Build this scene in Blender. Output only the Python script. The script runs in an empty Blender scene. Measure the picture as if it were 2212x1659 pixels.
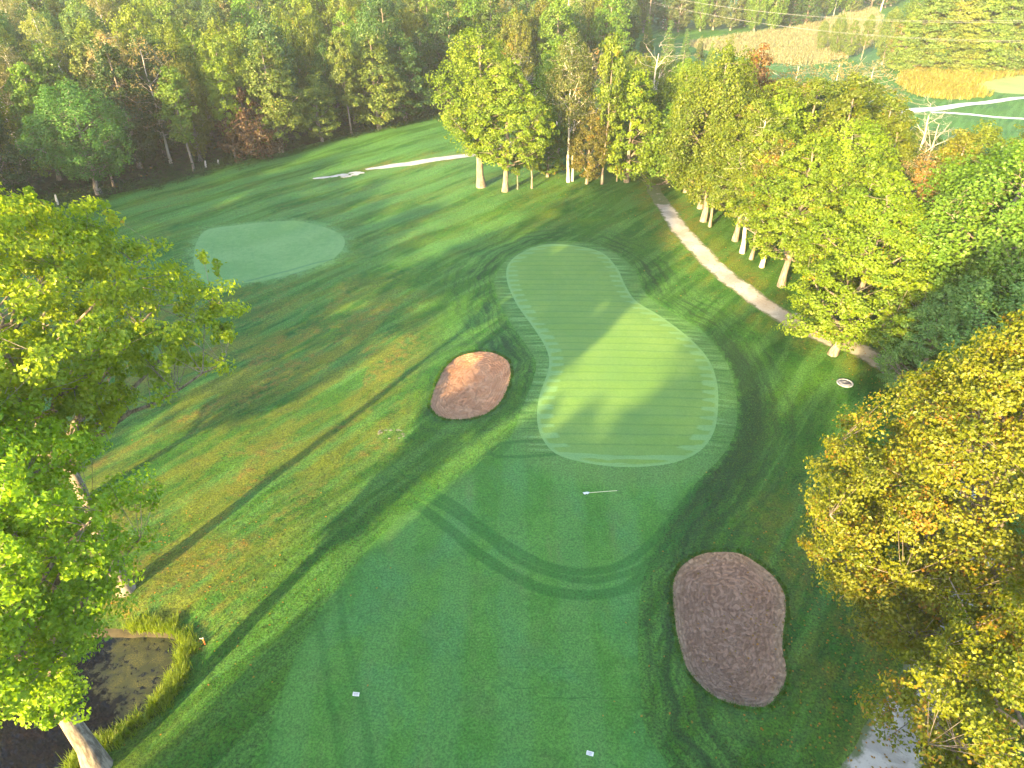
import bpy, math, random
import numpy as np
from mathutils import Vector
from mathutils.geometry import delaunay_2d_cdt

# ------------------------------------------------------------------ camera
W2, H2, F = 1106.0, 829.5, 1522.0          # layout units: a 2212 x 1659 picture
PITCH = math.radians(33.3)
CAMZ = 30.5
SP, CP = math.sin(PITCH), math.cos(PITCH)
scene = bpy.context.scene
cd = bpy.data.cameras.new("camera"); cam = bpy.data.objects.new("camera", cd)
scene.collection.objects.link(cam)
cd.sensor_width = 36.0; cd.lens = F/2212*36.0; cd.clip_start = .3; cd.clip_end = 9000
cam.location = (0, 0, CAMZ); cam.rotation_euler = (math.pi/2-PITCH, 0, 0)
scene.camera = cam

# ------------------------------------------------------------------ sky, sun, exposure
SUN_EL, SUN_AZ = math.radians(14.5), math.radians(30.2)    # light travels towards azimuth 30.2 right of view
world = bpy.data.worlds.new("World"); scene.world = world; world.use_nodes = True
wn = world.node_tree.nodes; wl = world.node_tree.links; wn.clear()
sky = wn.new('ShaderNodeTexSky'); sky.sky_type = 'NISHITA'; sky.sun_disc = False
sky.sun_elevation = SUN_EL; sky.sun_rotation = SUN_AZ+math.pi
sky.air_density = 1.0; sky.dust_density = 2.0; sky.ozone_density = 1.0; sky.altitude = 300
bg = wn.new('ShaderNodeBackground'); bg.inputs[1].default_value = .15
wo = wn.new('ShaderNodeOutputWorld'); wl.new(sky.outputs[0], bg.inputs[0]); wl.new(bg.outputs[0], wo.inputs[0])
sl = bpy.data.lights.new("sun", 'SUN'); sun = bpy.data.objects.new("sun", sl); scene.collection.objects.link(sun)
sl.energy = 5.0; sl.angle = math.radians(.9); sl.color = (1.0, .72, .30)
dirv = Vector((math.sin(SUN_AZ)*math.cos(SUN_EL), math.cos(SUN_AZ)*math.cos(SUN_EL), -math.sin(SUN_EL)))
sun.rotation_euler = dirv.to_track_quat('-Z', 'Y').to_euler()
scene.view_settings.view_transform = 'Standard'; scene.view_settings.look = 'None'
scene.view_settings.gamma = 1; scene.view_settings.use_curve_mapping = False
scene.view_settings.exposure = 2.6
scene.render.engine = 'CYCLES'
cy = scene.cycles
cy.use_denoising = True; cy.max_bounces = 6; cy.diffuse_bounces = 3; cy.glossy_bounces = 2
cy.transmission_bounces = 4; cy.volume_bounces = 1; cy.transparent_max_bounces = 6
cy.sample_clamp_indirect = 6
cy.use_adaptive_sampling = True; cy.adaptive_threshold = .02

rng = np.random.default_rng(7); random.seed(7)

# ------------------------------------------------------------------ small tools
def link(o): scene.collection.objects.link(o); return o
def tag(o, label=None, cat=None, group=None, kind=None):
    if label: o['label'] = label
    if cat: o['category'] = cat
    if group: o['group'] = group
    if kind: o['kind'] = kind
    return o
def mesh_np(name, verts, faces, mat=None, smooth=False, attrs=None, parent=None):
    """faces: (n,k) int array, all k-gons, or list of such arrays"""
    if not isinstance(faces, list): faces = [faces]
    me = bpy.data.meshes.new(name)
    verts = np.asarray(verts, np.float32)
    me.vertices.add(len(verts)); me.vertices.foreach_set('co', verts.ravel())
    nl = sum(f.size for f in faces); npoly = sum(len(f) for f in faces)
    me.loops.add(nl); me.loops.foreach_set('vertex_index', np.concatenate([f.ravel() for f in faces]).astype(np.int32))
    me.polygons.add(npoly)
    tot = np.concatenate([np.full(len(f), f.shape[1]) for f in faces]).astype(np.int32)
    st = np.concatenate([[0], np.cumsum(tot)[:-1]]).astype(np.int32)
    me.polygons.foreach_set('loop_start', st)
    me.polygons.foreach_set('use_smooth', np.full(npoly, smooth))
    me.update(calc_edges=True)
    for k, v in (attrs or {}).items():
        v = np.asarray(v, np.float32)
        if v.ndim == 1:
            a = me.attributes.new(k, 'FLOAT', 'POINT'); a.data.foreach_set('value', v)
        else:
            a = me.attributes.new(k, 'FLOAT_VECTOR', 'POINT'); a.data.foreach_set('vector', v.ravel())
    if mat: me.materials.append(mat)
    o = bpy.data.objects.new(name, me); link(o)
    if parent: o.parent = parent
    return o
def sstep(a, b, x):
    t = np.clip((x-a)/(b-a), 0, 1); return t*t*(3-2*t)

def smooth_closed(P, step):
    P = np.asarray(P, float); n = len(P); out = []
    for i in range(n):
        p0, p1, p2, p3 = P[i-1], P[i], P[(i+1) % n], P[(i+2) % n]
        m = max(2, int(np.linalg.norm(p2-p1)/step)+1)
        for t in np.arange(m)/m:
            out.append(.5*((2*p1)+(-p0+p2)*t+(2*p0-5*p1+4*p2-p3)*t*t+(-p0+3*p1-3*p2+p3)*t**3))
    return np.array(out)
def smooth_open(P, step):
    P = np.asarray(P, float); n = len(P); out = []
    for i in range(n-1):
        p0, p1, p2, p3 = P[max(i-1, 0)], P[i], P[i+1], P[min(i+2, n-1)]
        m = max(2, int(np.linalg.norm(p2-p1)/step)+1)
        for t in np.arange(m)/m:
            out.append(.5*((2*p1)+(-p0+p2)*t+(2*p0-5*p1+4*p2-p3)*t*t+(-p0+3*p1-3*p2+p3)*t**3))
    out.append(P[-1]); return np.array(out)
def seg_dist(Q, A, B):
    """unsigned distance and side sign from points Q to the polyline segments A->B"""
    best = np.full(len(Q), 1e9); side = np.zeros(len(Q))
    for a, b in zip(A, B):
        ab = b-a; L = ab@ab+1e-12
        t = np.clip(((Q-a)@ab)/L, 0, 1)
        d = Q-(a+t[:, None]*ab); dd = np.hypot(d[:, 0], d[:, 1])
        m = dd < best-1e-9
        best[m] = dd[m]; side[m] = np.sign(ab[0]*(Q[m, 1]-a[1])-ab[1]*(Q[m, 0]-a[0]))
    return best, side
def inside(Q, P):
    r = np.zeros(len(Q), bool); x, y = Q[:, 0], Q[:, 1]
    for (x1, y1), (x2, y2) in zip(P, np.roll(P, -1, 0)):
        if y1 == y2: continue
        c = ((y1 > y) != (y2 > y)) & (x < (x2-x1)*(y-y1)/(y2-y1)+x1)
        r ^= c
    return r
def sdist(Q, P):            # negative inside
    out = np.full(len(Q), 60.0)
    lo, hi = P.min(0)-14, P.max(0)+14
    m = (Q[:, 0] > lo[0]) & (Q[:, 0] < hi[0]) & (Q[:, 1] > lo[1]) & (Q[:, 1] < hi[1])
    if m.any():
        q = Q[m]; d, _ = seg_dist(q, P, np.roll(P, -1, 0))
        out[m] = np.where(inside(q, P), -d, d)
    return out
def ray0(x, y, z=0.0):
    u, v = (x-W2)/F, (H2-y)/F
    t = (CAMZ-z)/(SP-v*CP)
    return np.array([u*t, (CP+v*SP)*t])
def flat(pts): return np.array([ray0(x, y) for x, y in pts])

# ------------------------------------------------------------------ outlines of the course
GREEN = smooth_closed(flat([(1200,530),(1290,545),(1330,580),(1350,620),(1375,655),(1430,690),(1490,735),(1530,780),(1548,830),
    (1550,890),(1540,940),(1510,980),(1460,1003),(1400,1011),(1330,1012),(1260,1003),(1200,985),(1170,950),(1160,910),(1165,860),
    (1185,800),(1180,760),(1150,710),(1115,660),(1095,610),(1100,570),(1140,542)]), .5)
FAIRWAY = smooth_closed(flat([(540,1740),(560,1659),(600,1530),(650,1400),(730,1270),(850,1130),(950,1060),(1030,1005),(1100,950),(1130,880),(1150,830),
    (1158,790),(1140,755),(1090,680),(1070,630),(1072,595),(1105,556),(1185,526),(1290,532),(1365,580),(1395,638),(1450,678),(1520,718),(1570,785),(1590,850),
    (1590,920),(1565,980),(1500,1050),(1450,1110),(1415,1180),(1385,1270),(1378,1400),(1390,1560),(1400,1740)]), .5)
BUNKER_L = smooth_closed(flat([(1045,760),(1075,768),(1098,785),(1103,805),(1100,830),(1085,865),(1060,890),(1025,905),(985,909),(950,903),
    (932,885),(932,865),(945,830),(960,800),(985,775),(1015,763)]), .4)
BUNKER_R = smooth_closed(flat([(1551,1193),(1595,1196),(1632,1215),(1672,1247),(1694,1284),(1697,1324),(1692,1364),(1690,1404),(1697,1437),
    (1697,1466),(1683,1499),(1653,1528),(1610,1528),(1562,1517),(1526,1495),(1486,1448),(1468,1393),(1458,1338),(1453,1280),(1460,1240),
    (1486,1211),(1519,1196)]), .3)
POND = smooth_closed(flat([(250,1352),(303,1357),(383,1364),(396,1393),(380,1437),(365,1473),(328,1514),(255,1572),(204,1605),(160,1645),
    (120,1700),(-60,1850),(-420,1900),(-700,1600),(-420,1430),(-100,1370),(120,1352)]), .5)
LGREEN = smooth_closed(flat([(470,490),(560,482),(650,480),(715,495),(745,520),(730,552),(680,578),(600,598),(520,610),(470,617),(430,600),(418,550),(435,505)]), .8)
PATH_C = [(1408,398),(1423,425),(1450,468),(1480,510),(1540,572),(1610,628),(1690,680),(1770,722),(1872,762),(1950,815),(2050,930),(2110,1090),(2100,1260),
    (2050,1400),(1985,1520),(1915,1640),(1860,1760)]
PATH_W = [.9,1.0,1.15,1.2,1.2,1.2,1.2,1.2,1.2,1.2,1.2,1.2,1.2,1.2,1.3,1.3,1.3]
def ribbon(c, w, step=.7):
    C = np.array([ray0(x, y) for x, y in c]); D = smooth_open(np.c_[C, w], step)
    c2, ww = D[:, :2], D[:, 2]; t = np.gradient(c2, axis=0); t /= np.linalg.norm(t, axis=1)[:, None]
    n = np.c_[-t[:, 1], t[:, 0]]
    k = .08*np.sin(np.arange(len(c2))*.9)+.05*np.sin(np.arange(len(c2))*2.3)
    return np.vstack([c2+n*(ww+k)[:, None], (c2-n*(ww-k)[:, None])[::-1]])
PATH = ribbon(PATH_C, PATH_W)
PATH2 = ribbon([(790,366),(850,356),(920,348),(1000,336),(1090,316),(1160,285),(1210,263),(1260,248),(1320,228)], [.35,.9,1.0,1.0,1.0,1.0,1.0,1.0,1.0], 1.5)
PATH3 = ribbon([(1935,243),(1975,240),(2030,233),(2100,223),(2170,215),(2260,206)], [.9,1.4,1.2,1.0,1.0,1.0], 3)
PATH4 = ribbon([(2005,241),(2060,242),(2120,247),(2200,253),(2280,260)], [.6,.8,.7,.6,.6], 3)
PATH4 = PATH4+np.array([0, -1.0])
MEADOW = smooth_closed(flat([(1940,168),(1990,150),(2080,148),(2190,150),(2230,156),(2140,172),(2100,190),(2140,205),(2060,214),(1985,208),(1955,190)]), 5)
FARGREEN = smooth_closed(flat([(2110,178),(2200,163),(2330,160),(2330,196),(2210,202),(2130,196)]), 5)
TANFIELD = smooth_closed(flat([(1480,100),(1540,90),(1600,82),(1700,72),(1800,52),(1880,35),(1900,75),(1860,112),(1760,140),(1690,137),(1620,127),(1550,115)]), 8)
TANFIELD2 = smooth_closed(flat([(-250,-8),(0,-14),(300,-30),(700,-40),(700,-60),(200,-70),(-500,-50)]), 15)
WOODEDGE = [(-420,520),(-150,478),(0,455),(120,440),(250,418),(350,395),(450,366),(520,349),(600,329),(700,303),(820,277),(950,247),(1060,228)]
WOOD = np.vstack([flat(WOODEDGE), flat([(1250,215),(1310,150),(1310,90)]), [[20, 300], [-500, 420], [-520, 60]]])
RIGHTWOOD_PX = [(1440,398),(1500,470),(1560,520),(1640,585),(1720,650),(1840,715),(1960,760),(2250,760),(2600,700),(2500,330),(2250,290),(2100,290),(1930,262),(1860,190),(1740,160),(1600,150),(1500,110),(1400,170),(1330,240),(1380,330)]
RIGHTWOOD = flat(RIGHTWOOD_PX)

# ------------------------------------------------------------------ relief
def height(Q):
    Q = np.atleast_2d(np.asarray(Q, float)); x, y = Q[:, 0], Q[:, 1]
    z = .10*np.sin(x*.17+1.1)*np.cos(y*.13)+.07*np.sin(x*.41+y*.23)+.05*np.sin(y*.5-x*.3+2)+.02*np.sin(x*1.1+y*.9)
    g = sdist(Q, GREEN); z = z*(1-.8*sstep(3, -2, g))+.30*sstep(5, -3, g)
    for B, dep in ((BUNKER_L, .55), (BUNKER_R, .5)):
        b = sdist(Q, B)
        z = z+.16*np.exp(-((b-.9)/.9)**2)*(b > 0)+.16*np.exp(-1)*(b <= 0)
        z = z-np.where(b < 0, .24*sstep(0, -.14, b)+dep*sstep(-.05, -2.4, b), 0)
    p = sdist(Q, POND)
    z = z-np.where(p < 2.2, .32*sstep(2.2, 0, p), 0)-np.where(p < 0, 1.2*sstep(0, -1.6, p), 0)
    r = np.hypot(x-60, y)
    z = z+sstep(190, 420, y)*4*(1+.3*np.sin(x*.011))+sstep(450, 1500, r)*25
    return z
def G(x, y, it=4):
    z = 0.0
    for _ in range(it):
        p = ray0(x, y, z); z = float(height(p)[0])
    return np.array([p[0], p[1], z])

# ------------------------------------------------------------------ ground mesh, cut along every outline
def grid(x0, x1, y0, y1, s, hole=None):
    gx, gy = np.meshgrid(np.arange(x0, x1+.01, s), np.arange(y0, y1+.01, s))
    g = np.c_[gx.ravel(), gy.ravel()]+rng.uniform(-.18, .18, (gx.size, 2))*s
    if hole is not None:
        m = (g[:, 0] > hole[0]-s*.4) & (g[:, 0] < hole[1]+s*.4) & (g[:, 1] > hole[2]-s*.4) & (g[:, 1] < hole[3]+s*.4); g = g[~m]
    return g
N1 = (-46, 46, 10, 88); N2 = (-120, 150, -60, 240); N3 = (-600, 700, -300, 700)
pts = [grid(*N1, .55), grid(*N2, 2.6, N1), grid(*N3, 14, N2), grid(-3000, 3000, -3000, 3600, 150, N3)]
regions = [('putting_green', GREEN, .6), ('fairway', FAIRWAY, .6), ('bunker_left', BUNKER_L, .4), ('bunker_right', BUNKER_R, .4), ('pond_bed', POND, .6),
    ('practice_green', LGREEN, .8), ('cart_path', PATH, .6), ('gravel_path', PATH2, .8), ('far_path', PATH3, 1), ('far_path_branch', PATH4, 1), ('goldenrod_meadow', MEADOW, 3),
    ('far_fairway', FARGREEN, 3), ('tan_field', TANFIELD, 5), ('far_field', TANFIELD2, 8), ('woodland_floor', WOOD, 3)]
P = np.vstack(pts)
for nm, poly, s in regions:
    d = np.abs(sdist(P, poly)); P = P[d > s*.42]
# extra rows inside bunker rims
V = [tuple(p) for p in P]; E = []
for nm, poly, s in regions:
    b = len(V); V += [tuple(p) for p in poly]; n = len(poly)
    E += [(b+i, b+(i+1) % n) for i in range(n)]
res = delaunay_2d_cdt([Vector(v) for v in V], E, [], 0, 1e-4, False)
gv = np.array([[v[0], v[1]] for v in res[0]]); gf = np.array([f for f in res[2] if len(f) == 3], np.int64)
cen = gv[gf].mean(1)
gz = height(gv)
dF = sdist(gv, FAIRWAY); dG = sdist(gv, GREEN); dB = np.minimum(sdist(gv, BUNKER_L), sdist(gv, BUNKER_R)); dP = sdist(gv, POND); dL = sdist(gv, LGREEN); dPa = np.minimum(sdist(gv, PATH), sdist(gv, PATH2))
def track(px):
    C = smooth_open(flat(px), 1.0); d, s = seg_dist(gv, C[:-1], C[1:]); s[s == 0] = 1
    return np.where(d < 6, d*s, 6)
t1 = track([(890,1030),(930,1060),(979,1089),(1031,1128),(1070,1159),(1110,1185),(1162,1214),(1214,1231),(1266,1236),(1318,1229),(1357,1214),(1396,1182),(1435,1141),(1500,1060)])
t2 = track([(890,1060),(930,1080),(979,1107),(1018,1133),(1057,1162),(1096,1195),(1136,1219),(1188,1240),(1240,1253),(1279,1255),(1331,1245),(1383,1227),(1440,1180),(1520,1090)])
t3 = track([(890,1085),(930,1110),(979,1146),(1018,1180),(1057,1208),(1110,1242),(1162,1268),(1214,1281),(1266,1287),(1318,1281),(1365,1263),(1420,1210),(1470,1150)])
t4 = track([(1052,985),(1080,962),(1130,958),(1180,962),(1230,975)]); t5 = track([(1215,985),(1150,990),(1090,992),(1060,984),(1052,970)])
t6 = track([(690,1330),(700,1420),(715,1520),(740,1659)]); t7 = track([(735,1300),(755,1420),(790,1560),(800,1659)])
assigned = np.zeros(len(gf), int)-1
for i, (nm, poly, s) in enumerate(regions):
    m = (assigned < 0) & inside(cen, poly); assigned[m] = i

# ------------------------------------------------------------------ material helpers
class NT:
    def __init__(s, name):
        s.m = bpy.data.materials.new(name); s.m.use_nodes = True; s.t = s.m.node_tree; s.t.nodes.clear()
        s.out = s.t.nodes.new('ShaderNodeOutputMaterial')
    def n(s, typ, **kw):
        nd = s.t.nodes.new(typ)
        for k, v in kw.items(): setattr(nd, k, v)
        return nd
    def l(s, a, b): s.t.links.new(a, b)
    def val(s, x, inp):
        if hasattr(x, 'is_output') or isinstance(x, bpy.types.NodeSocket): s.l(x, inp)
        else: inp.default_value = x
    def math(s, op, a, b=None, c=None, clamp=False):
        nd = s.n('ShaderNodeMath', operation=op, use_clamp=clamp); s.val(a, nd.inputs[0])
        if b is not None: s.val(b, nd.inputs[1])
        if c is not None: s.val(c, nd.inputs[2])
        return nd.outputs[0]
    def ramp(s, x, a, b, lo=0., hi=1.):
        nd = s.n('ShaderNodeMapRange', interpolation_type='SMOOTHSTEP'); s.val(x, nd.inputs[0])
        for i, q in enumerate((a, b, lo, hi)): nd.inputs[i+1].default_value = q
        return nd.outputs[0]
    def mix(s, f, a, b, mode='MIX'):
        nd = s.n('ShaderNodeMix', data_type='RGBA', blend_type=mode); s.val(f, nd.inputs[0])
        for q, i in ((a, 6), (b, 7)):
            if isinstance(q, tuple): nd.inputs[i].default_value = (*q[:3], 1)
            else: s.val(q, nd.inputs[i])
        return nd.outputs[2]
    def pos(s):
        return s.n('ShaderNodeNewGeometry').outputs['Position']
    def mapping(s, vec, rot=0., scale=(1, 1, 1), loc=(0, 0, 0)):
        if rot:
            r0 = s.n('ShaderNodeMapping'); s.l(vec, r0.inputs[0]); r0.inputs[2].default_value = (0, 0, rot); vec = r0.outputs[0]; rot = 0.
        nd = s.n('ShaderNodeMapping'); s.l(vec, nd.inputs[0]); nd.inputs[1].default_value = loc; nd.inputs[2].default_value = (0, 0, rot); nd.inputs[3].default_value = scale
        return nd.outputs[0]
    def noise(s, vec, scale, detail=3., rough=.55, dist=0.):
        nd = s.n('ShaderNodeTexNoise'); s.l(vec, nd.inputs['Vector']); nd.inputs['Scale'].default_value = scale
        nd.inputs['Detail'].default_value = detail; nd.inputs['Roughness'].default_value = rough; nd.inputs['Distortion'].default_value = dist
        return nd.outputs[0]
    def attr(s, name): return s.n('ShaderNodeAttribute', attribute_name=name).outputs['Fac']
    def vattr(s, name): return s.n('ShaderNodeAttribute', attribute_name=name).outputs['Vector']
    def bump(s, h, strength, dist=.05):
        nd = s.n('ShaderNodeBump'); nd.inputs['Strength'].default_value = strength; nd.inputs['Distance'].default_value = dist; s.l(h, nd.inputs['Height'])
        return nd.outputs[0]
    def pbr(s, col, rough=.8, normal=None, spec=.3, metal=0.):
        b = s.n('ShaderNodeBsdfPrincipled')
        if isinstance(col, tuple): b.inputs['Base Color'].default_value = (*col[:3], 1)
        else: s.l(col, b.inputs['Base Color'])
        s.val(rough, b.inputs['Roughness']); b.inputs['Specular IOR Level'].default_value = spec; b.inputs['Metallic'].default_value = metal
        if normal is not None: s.l(normal, b.inputs['Normal'])
        s.l(b.outputs[0], s.out.inputs[0]); return s.m

ea = flat([(250, 418), (950, 247)]); EDGE_A = math.atan2(ea[1, 1]-ea[0, 1], ea[1, 0]-ea[0, 0])
def turf(name, kind):
    """kind: rough, fairway, green, practice"""
    T = NT(name); p = T.pos()
    fine = T.noise(p, 9., 4., .75); med = T.noise(p, 1.6, 4., .65); big = T.noise(p, .16, 3., .55, .6); huge = T.noise(p, .05, 2.)
    # long streaks left by mowing, running with the light over the rough
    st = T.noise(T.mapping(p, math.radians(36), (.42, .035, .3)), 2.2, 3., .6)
    if kind == 'rough': A, B = (.014, .088, .005), (.046, .132, .008)
    elif kind == 'fairway': A, B = (.044, .155, .014), (.074, .205, .026)
    elif kind == 'green': A, B = (.125, .235, .042), (.148, .258, .050)
    else: A, B = (.105, .225, .060), (.145, .270, .085)
    col = T.mix(T.ramp(T.math('ADD', T.math('MULTIPLY', big, .6), T.math('MULTIPLY', med, .4)), .36, .62), A, B)
    dF, dG, dB = T.attr('dF'), T.attr('dG'), T.attr('dB')
    if kind == 'rough':
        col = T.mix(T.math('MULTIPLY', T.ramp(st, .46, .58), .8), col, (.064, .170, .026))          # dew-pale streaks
        dry = T.math('MULTIPLY', T.ramp(T.noise(T.mapping(p, math.radians(36), (1.3, .4, 1)), .22, 5., .65, .8), .45, .62), T.attr('dry'))
        dry = T.math('MULTIPLY', dry, T.ramp(med, .3, .7))
        col = T.mix(T.math('MULTIPLY', dry, .9), col, (.190, .110, .018))
        yel = T.math('MULTIPLY', T.ramp(T.noise(T.mapping(p, math.radians(36), (1.3, .3, 1)), .5, 4., .6), .42, .62), T.attr('dry'))
        col = T.mix(T.math('MULTIPLY', yel, .8), col, (.125, .145, .010))
        # broad mowing stripes alongside the wood
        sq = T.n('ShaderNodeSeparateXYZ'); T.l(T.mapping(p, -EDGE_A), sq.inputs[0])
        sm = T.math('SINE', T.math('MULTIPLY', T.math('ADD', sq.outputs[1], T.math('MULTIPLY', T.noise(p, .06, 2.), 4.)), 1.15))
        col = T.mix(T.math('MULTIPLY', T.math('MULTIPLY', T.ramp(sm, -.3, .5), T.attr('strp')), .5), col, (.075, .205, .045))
        # rings of mower tracks around the putting surface
        wob = T.math('MULTIPLY', T.math('SUBTRACT', T.noise(p, .35, 2.), .5), 1.6)
        d = T.math('ADD', dF, wob)
        ring = T.math('SINE', T.math('MULTIPLY', d, 5.2)); ring2 = T.math('SINE', T.math('MULTIPLY', d, 13.))
        rm = T.math('MULTIPLY', T.ramp(ring, -.1, .9), T.math('MULTIPLY', T.ramp(dF, 7.5, 1.0), T.math('MULTIPLY', T.ramp(dF, .1, .7), T.attr('ringm'))))
        rm = T.math('MULTIPLY', rm, T.ramp(T.noise(p, .18, 2.), .36, .56))
        col = T.mix(T.math('MULTIPLY', rm, .85), col, (.018, .058, .010))
        rm2 = T.math('MULTIPLY', T.ramp(ring2, .2, 1.), T.math('MULTIPLY', T.ramp(dF, 6., .5), T.attr('ringm'))); col = T.mix(T.math('MULTIPLY', rm2, .5), col, (.016, .05, .010))
        band = T.math('MULTIPLY', T.ramp(dF, 3.2, 1.4), T.attr('bandm')); col = T.mix(T.math('MULTIPLY', band, .8), col, (.015, .048, .010))
        rb = T.math('MULTIPLY', T.ramp(T.math('SINE', T.math('MULTIPLY', T.math('ADD', dB, wob), 4.6)), 0., .9), T.ramp(dB, 5., .6))
        col = T.mix(T.math('MULTIPLY', rb, .34), col, (.016, .056, .014))
    if kind == 'rough':
        ff = T.ramp(T.math('ADD', dF, T.math('MULTIPLY', T.math('SUBTRACT', T.noise(p, 1.3, 4., .7), .5), 1.8)), .55, -.15)
        col = T.mix(T.math('MULTIPLY', ff, .8), col, (.055, .165, .018))
        pf = T.ramp(T.math('ADD', T.attr('dL'), T.math('MULTIPLY', T.math('SUBTRACT', T.noise(p, .9, 4.), .5), 4.)), 1.6, -.6)
        col = T.mix(T.math('MULTIPLY', pf, .85), col, (.110, .235, .065))
    if kind == 'fairway':
        s1 = T.math('SINE', T.math('MULTIPLY', T.n('ShaderNodeSeparateXYZ').outputs[0], 1.0))
        sx = T.n('ShaderNodeSeparateXYZ'); T.l(p, sx.inputs[0])
        w = T.math('ADD', sx.outputs[0], T.math('MULTIPLY', T.noise(p, .12, 2.), 1.5))
        s1 = T.math('SINE', T.math('MULTIPLY', w, 1.9))
        col = T.mix(T.math('MULTIPLY', T.ramp(s1, -.5, .6), .5), col, (.078, .205, .045))
        col = T.mix(T.math('MULTIPLY', T.ramp(T.noise(p, .35, 4., .6), .5, .72), .5), col, (.075, .145, .032))
        col = T.mix(T.math('MULTIPLY', T.ramp(T.noise(T.mapping(p, 0, (1, .18, 1)), .6, 4., .6), .56, .72), .30), col, (.13, .15, .055))
        col = T.mix(T.math('MULTIPLY', T.ramp(T.noise(T.mapping(p, 0, (1, .6, 1)), .22, 5., .65, .5), .48, .66), .5), col, (.062, .200, .058))
        ef = T.ramp(T.math('ADD', dF, T.math('MULTIPLY', T.math('SUBTRACT', T.noise(p, 1.1, 5., .7), .5), 3.2)), -1.0, .5)
        col = T.mix(T.math('MULTIPLY', ef, .75), col, (.030, .115, .008))
        # collar: dark strokes where each pass of the green mower turned
        teeth = T.math('MULTIPLY', T.math('SUBTRACT', T.noise(T.mapping(p, .05, (.22, 2.6, 1)), 1.0, 2., .5), .5), 5.)
        cm = T.math('MULTIPLY', T.ramp(dG, 2.3, .9), T.attr('teeth'))
        tm = T.math('MULTIPLY', T.ramp(teeth, -.1, .7), cm)
        col = T.mix(T.math('MULTIPLY', T.ramp(dG, 2.6, 1.), .55), col, (.095, .185, .045))
        col = T.mix(T.math('MULTIPLY', tm, .65), col, (.028, .100, .015))
        tw = T.math('MULTIPLY', T.ramp(T.math('MULTIPLY', teeth, -1.), .3, .8), T.math('MULTIPLY', T.ramp(dG, 1.9, .4), T.attr('teeth')))
        col = T.mix(T.math('MULTIPLY', tw, .6), col, (.15, .28, .09))
    if kind == 'green':
        sx = T.n('ShaderNodeSeparateXYZ'); T.l(T.mapping(p, math.radians(1.2)), sx.inputs[0])
        y = T.math('ADD', sx.outputs[1], T.math('MULTIPLY', T.noise(p, .25, 2.), .35))
        ln = T.math('SINE', T.math('MULTIPLY', y, 5.4))
        col = T.mix(T.math('MULTIPLY', T.ramp(ln, .72, 1.), .36), col, (.055, .14, .035))
        col = T.mix(T.math('MULTIPLY', T.ramp(T.math('SINE', T.math('MULTIPLY', y, 2.7)), -.3, .3), .12), col, (.09, .2, .07))
        te = T.math('ADD', T.math('SINE', T.math('ADD', T.math('MULTIPLY', sx.outputs[1], 5.4), 1.6)), T.math('MULTIPLY', T.math('SUBTRACT', T.noise(T.mapping(p, 0, (.3, 2., 1)), .9, 2.), .5), 5.))
        edge = T.ramp(T.math('ADD', dG, T.math('MULTIPLY', T.ramp(te, -.3, .6), .95)), -.34, -.12)
        col = T.mix(T.math('MULTIPLY', edge, .6), col, (.165, .32, .12))
        col = T.mix(T.math('MULTIPLY', T.ramp(T.noise(p, .3, 4.), .45, .75), .3), col, (.095, .21, .055))
    if kind == 'practice':
        a = T.math('SINE', T.math('MULTIPLY', T.attr('dL'), 6.)); col = T.mix(T.math('MULTIPLY', T.ramp(a, .6, 1.), .08), col, (.06, .15, .06))
        sx = T.n('ShaderNodeSeparateXYZ'); T.l(T.mapping(p, math.radians(-33)), sx.inputs[0])
        a = T.math('ABSOLUTE', T.math('SUBTRACT', sx.outputs[1], 69.3))
        col = T.mix(T.math('MULTIPLY', T.ramp(T.math('ABSOLUTE', T.math('SUBTRACT', a, .55)), .22, .1), .5), col, (.05, .13, .06))
    if kind in ('fairway', 'rough'):
        tk = None
        for k, w0 in (('t1', .30), ('t2', .24), ('t3', .36), ('t4', .16), ('t5', .16), ('t6', .22), ('t7', .22)):
            a = T.math('ABSOLUTE', T.math('ADD', T.attr(k), T.math('MULTIPLY', T.math('SUBTRACT', T.noise(p, 1.2, 2.), .5), .18)))
            f = T.ramp(a, w0+.08, w0-.10)
            if k in ('t6', 't7'): f = T.math('MULTIPLY', f, .55)
            tk = f if tk is None else T.math('MAXIMUM', tk, f)
        col = T.mix(T.math('MULTIPLY', tk, .60), col, (.018, .098, .010))
    # blades: fine speckle
    amt = {'rough': 1.05, 'fairway': .62, 'green': .22, 'practice': .3}[kind]
    sp = T.ramp(fine, .25, .75, 1-amt*.75, 1+amt*.75)
    nd = T.n('ShaderNodeVectorMath', operation='SCALE'); T.l(col, nd.inputs[0]); T.l(sp, nd.inputs['Scale'])
    if kind == 'fairway':
        pale = T.math('MULTIPLY', T.ramp(T.noise(p, 5.5, 5., .8), .56, .70), .5)
        c2 = T.mix(pale, nd.outputs[0], (.13, .24, .07)); nd = T.n('ShaderNodeVectorMath', operation='SCALE'); T.l(c2, nd.inputs[0]); T.val(1., nd.inputs['Scale'])
    hgt = T.math('ADD', T.math('MULTIPLY', fine, .5), T.math('MULTIPLY', T.noise(p, 28., 2., .6), .5))
    s = {'rough': .75, 'fairway': .32, 'green': .10, 'practice': .12}[kind]
    hh = T.math('ADD', hgt, T.math('MULTIPLY', med, {'rough': 1.6, 'fairway': .6, 'green': .2, 'practice': .2}[kind]))
    return T.pbr(nd.outputs[0], .75, T.bump(hh, s, .12), .25)

def simple(name, A, B, scale=2., rough=.85, bump=.4, speck=None):
    T = NT(name); p = T.pos(); n = T.noise(p, scale, 5., .65); col = T.mix(T.ramp(n, .35, .65), A, B)
    if speck: col = T.mix(T.math('MULTIPLY', T.ramp(T.noise(p, scale*7, 2.), .58, .66), .8), col, speck)
    return T.pbr(col, rough, T.bump(T.noise(p, scale*5, 4., .7), bump, .06), .2)

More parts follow.
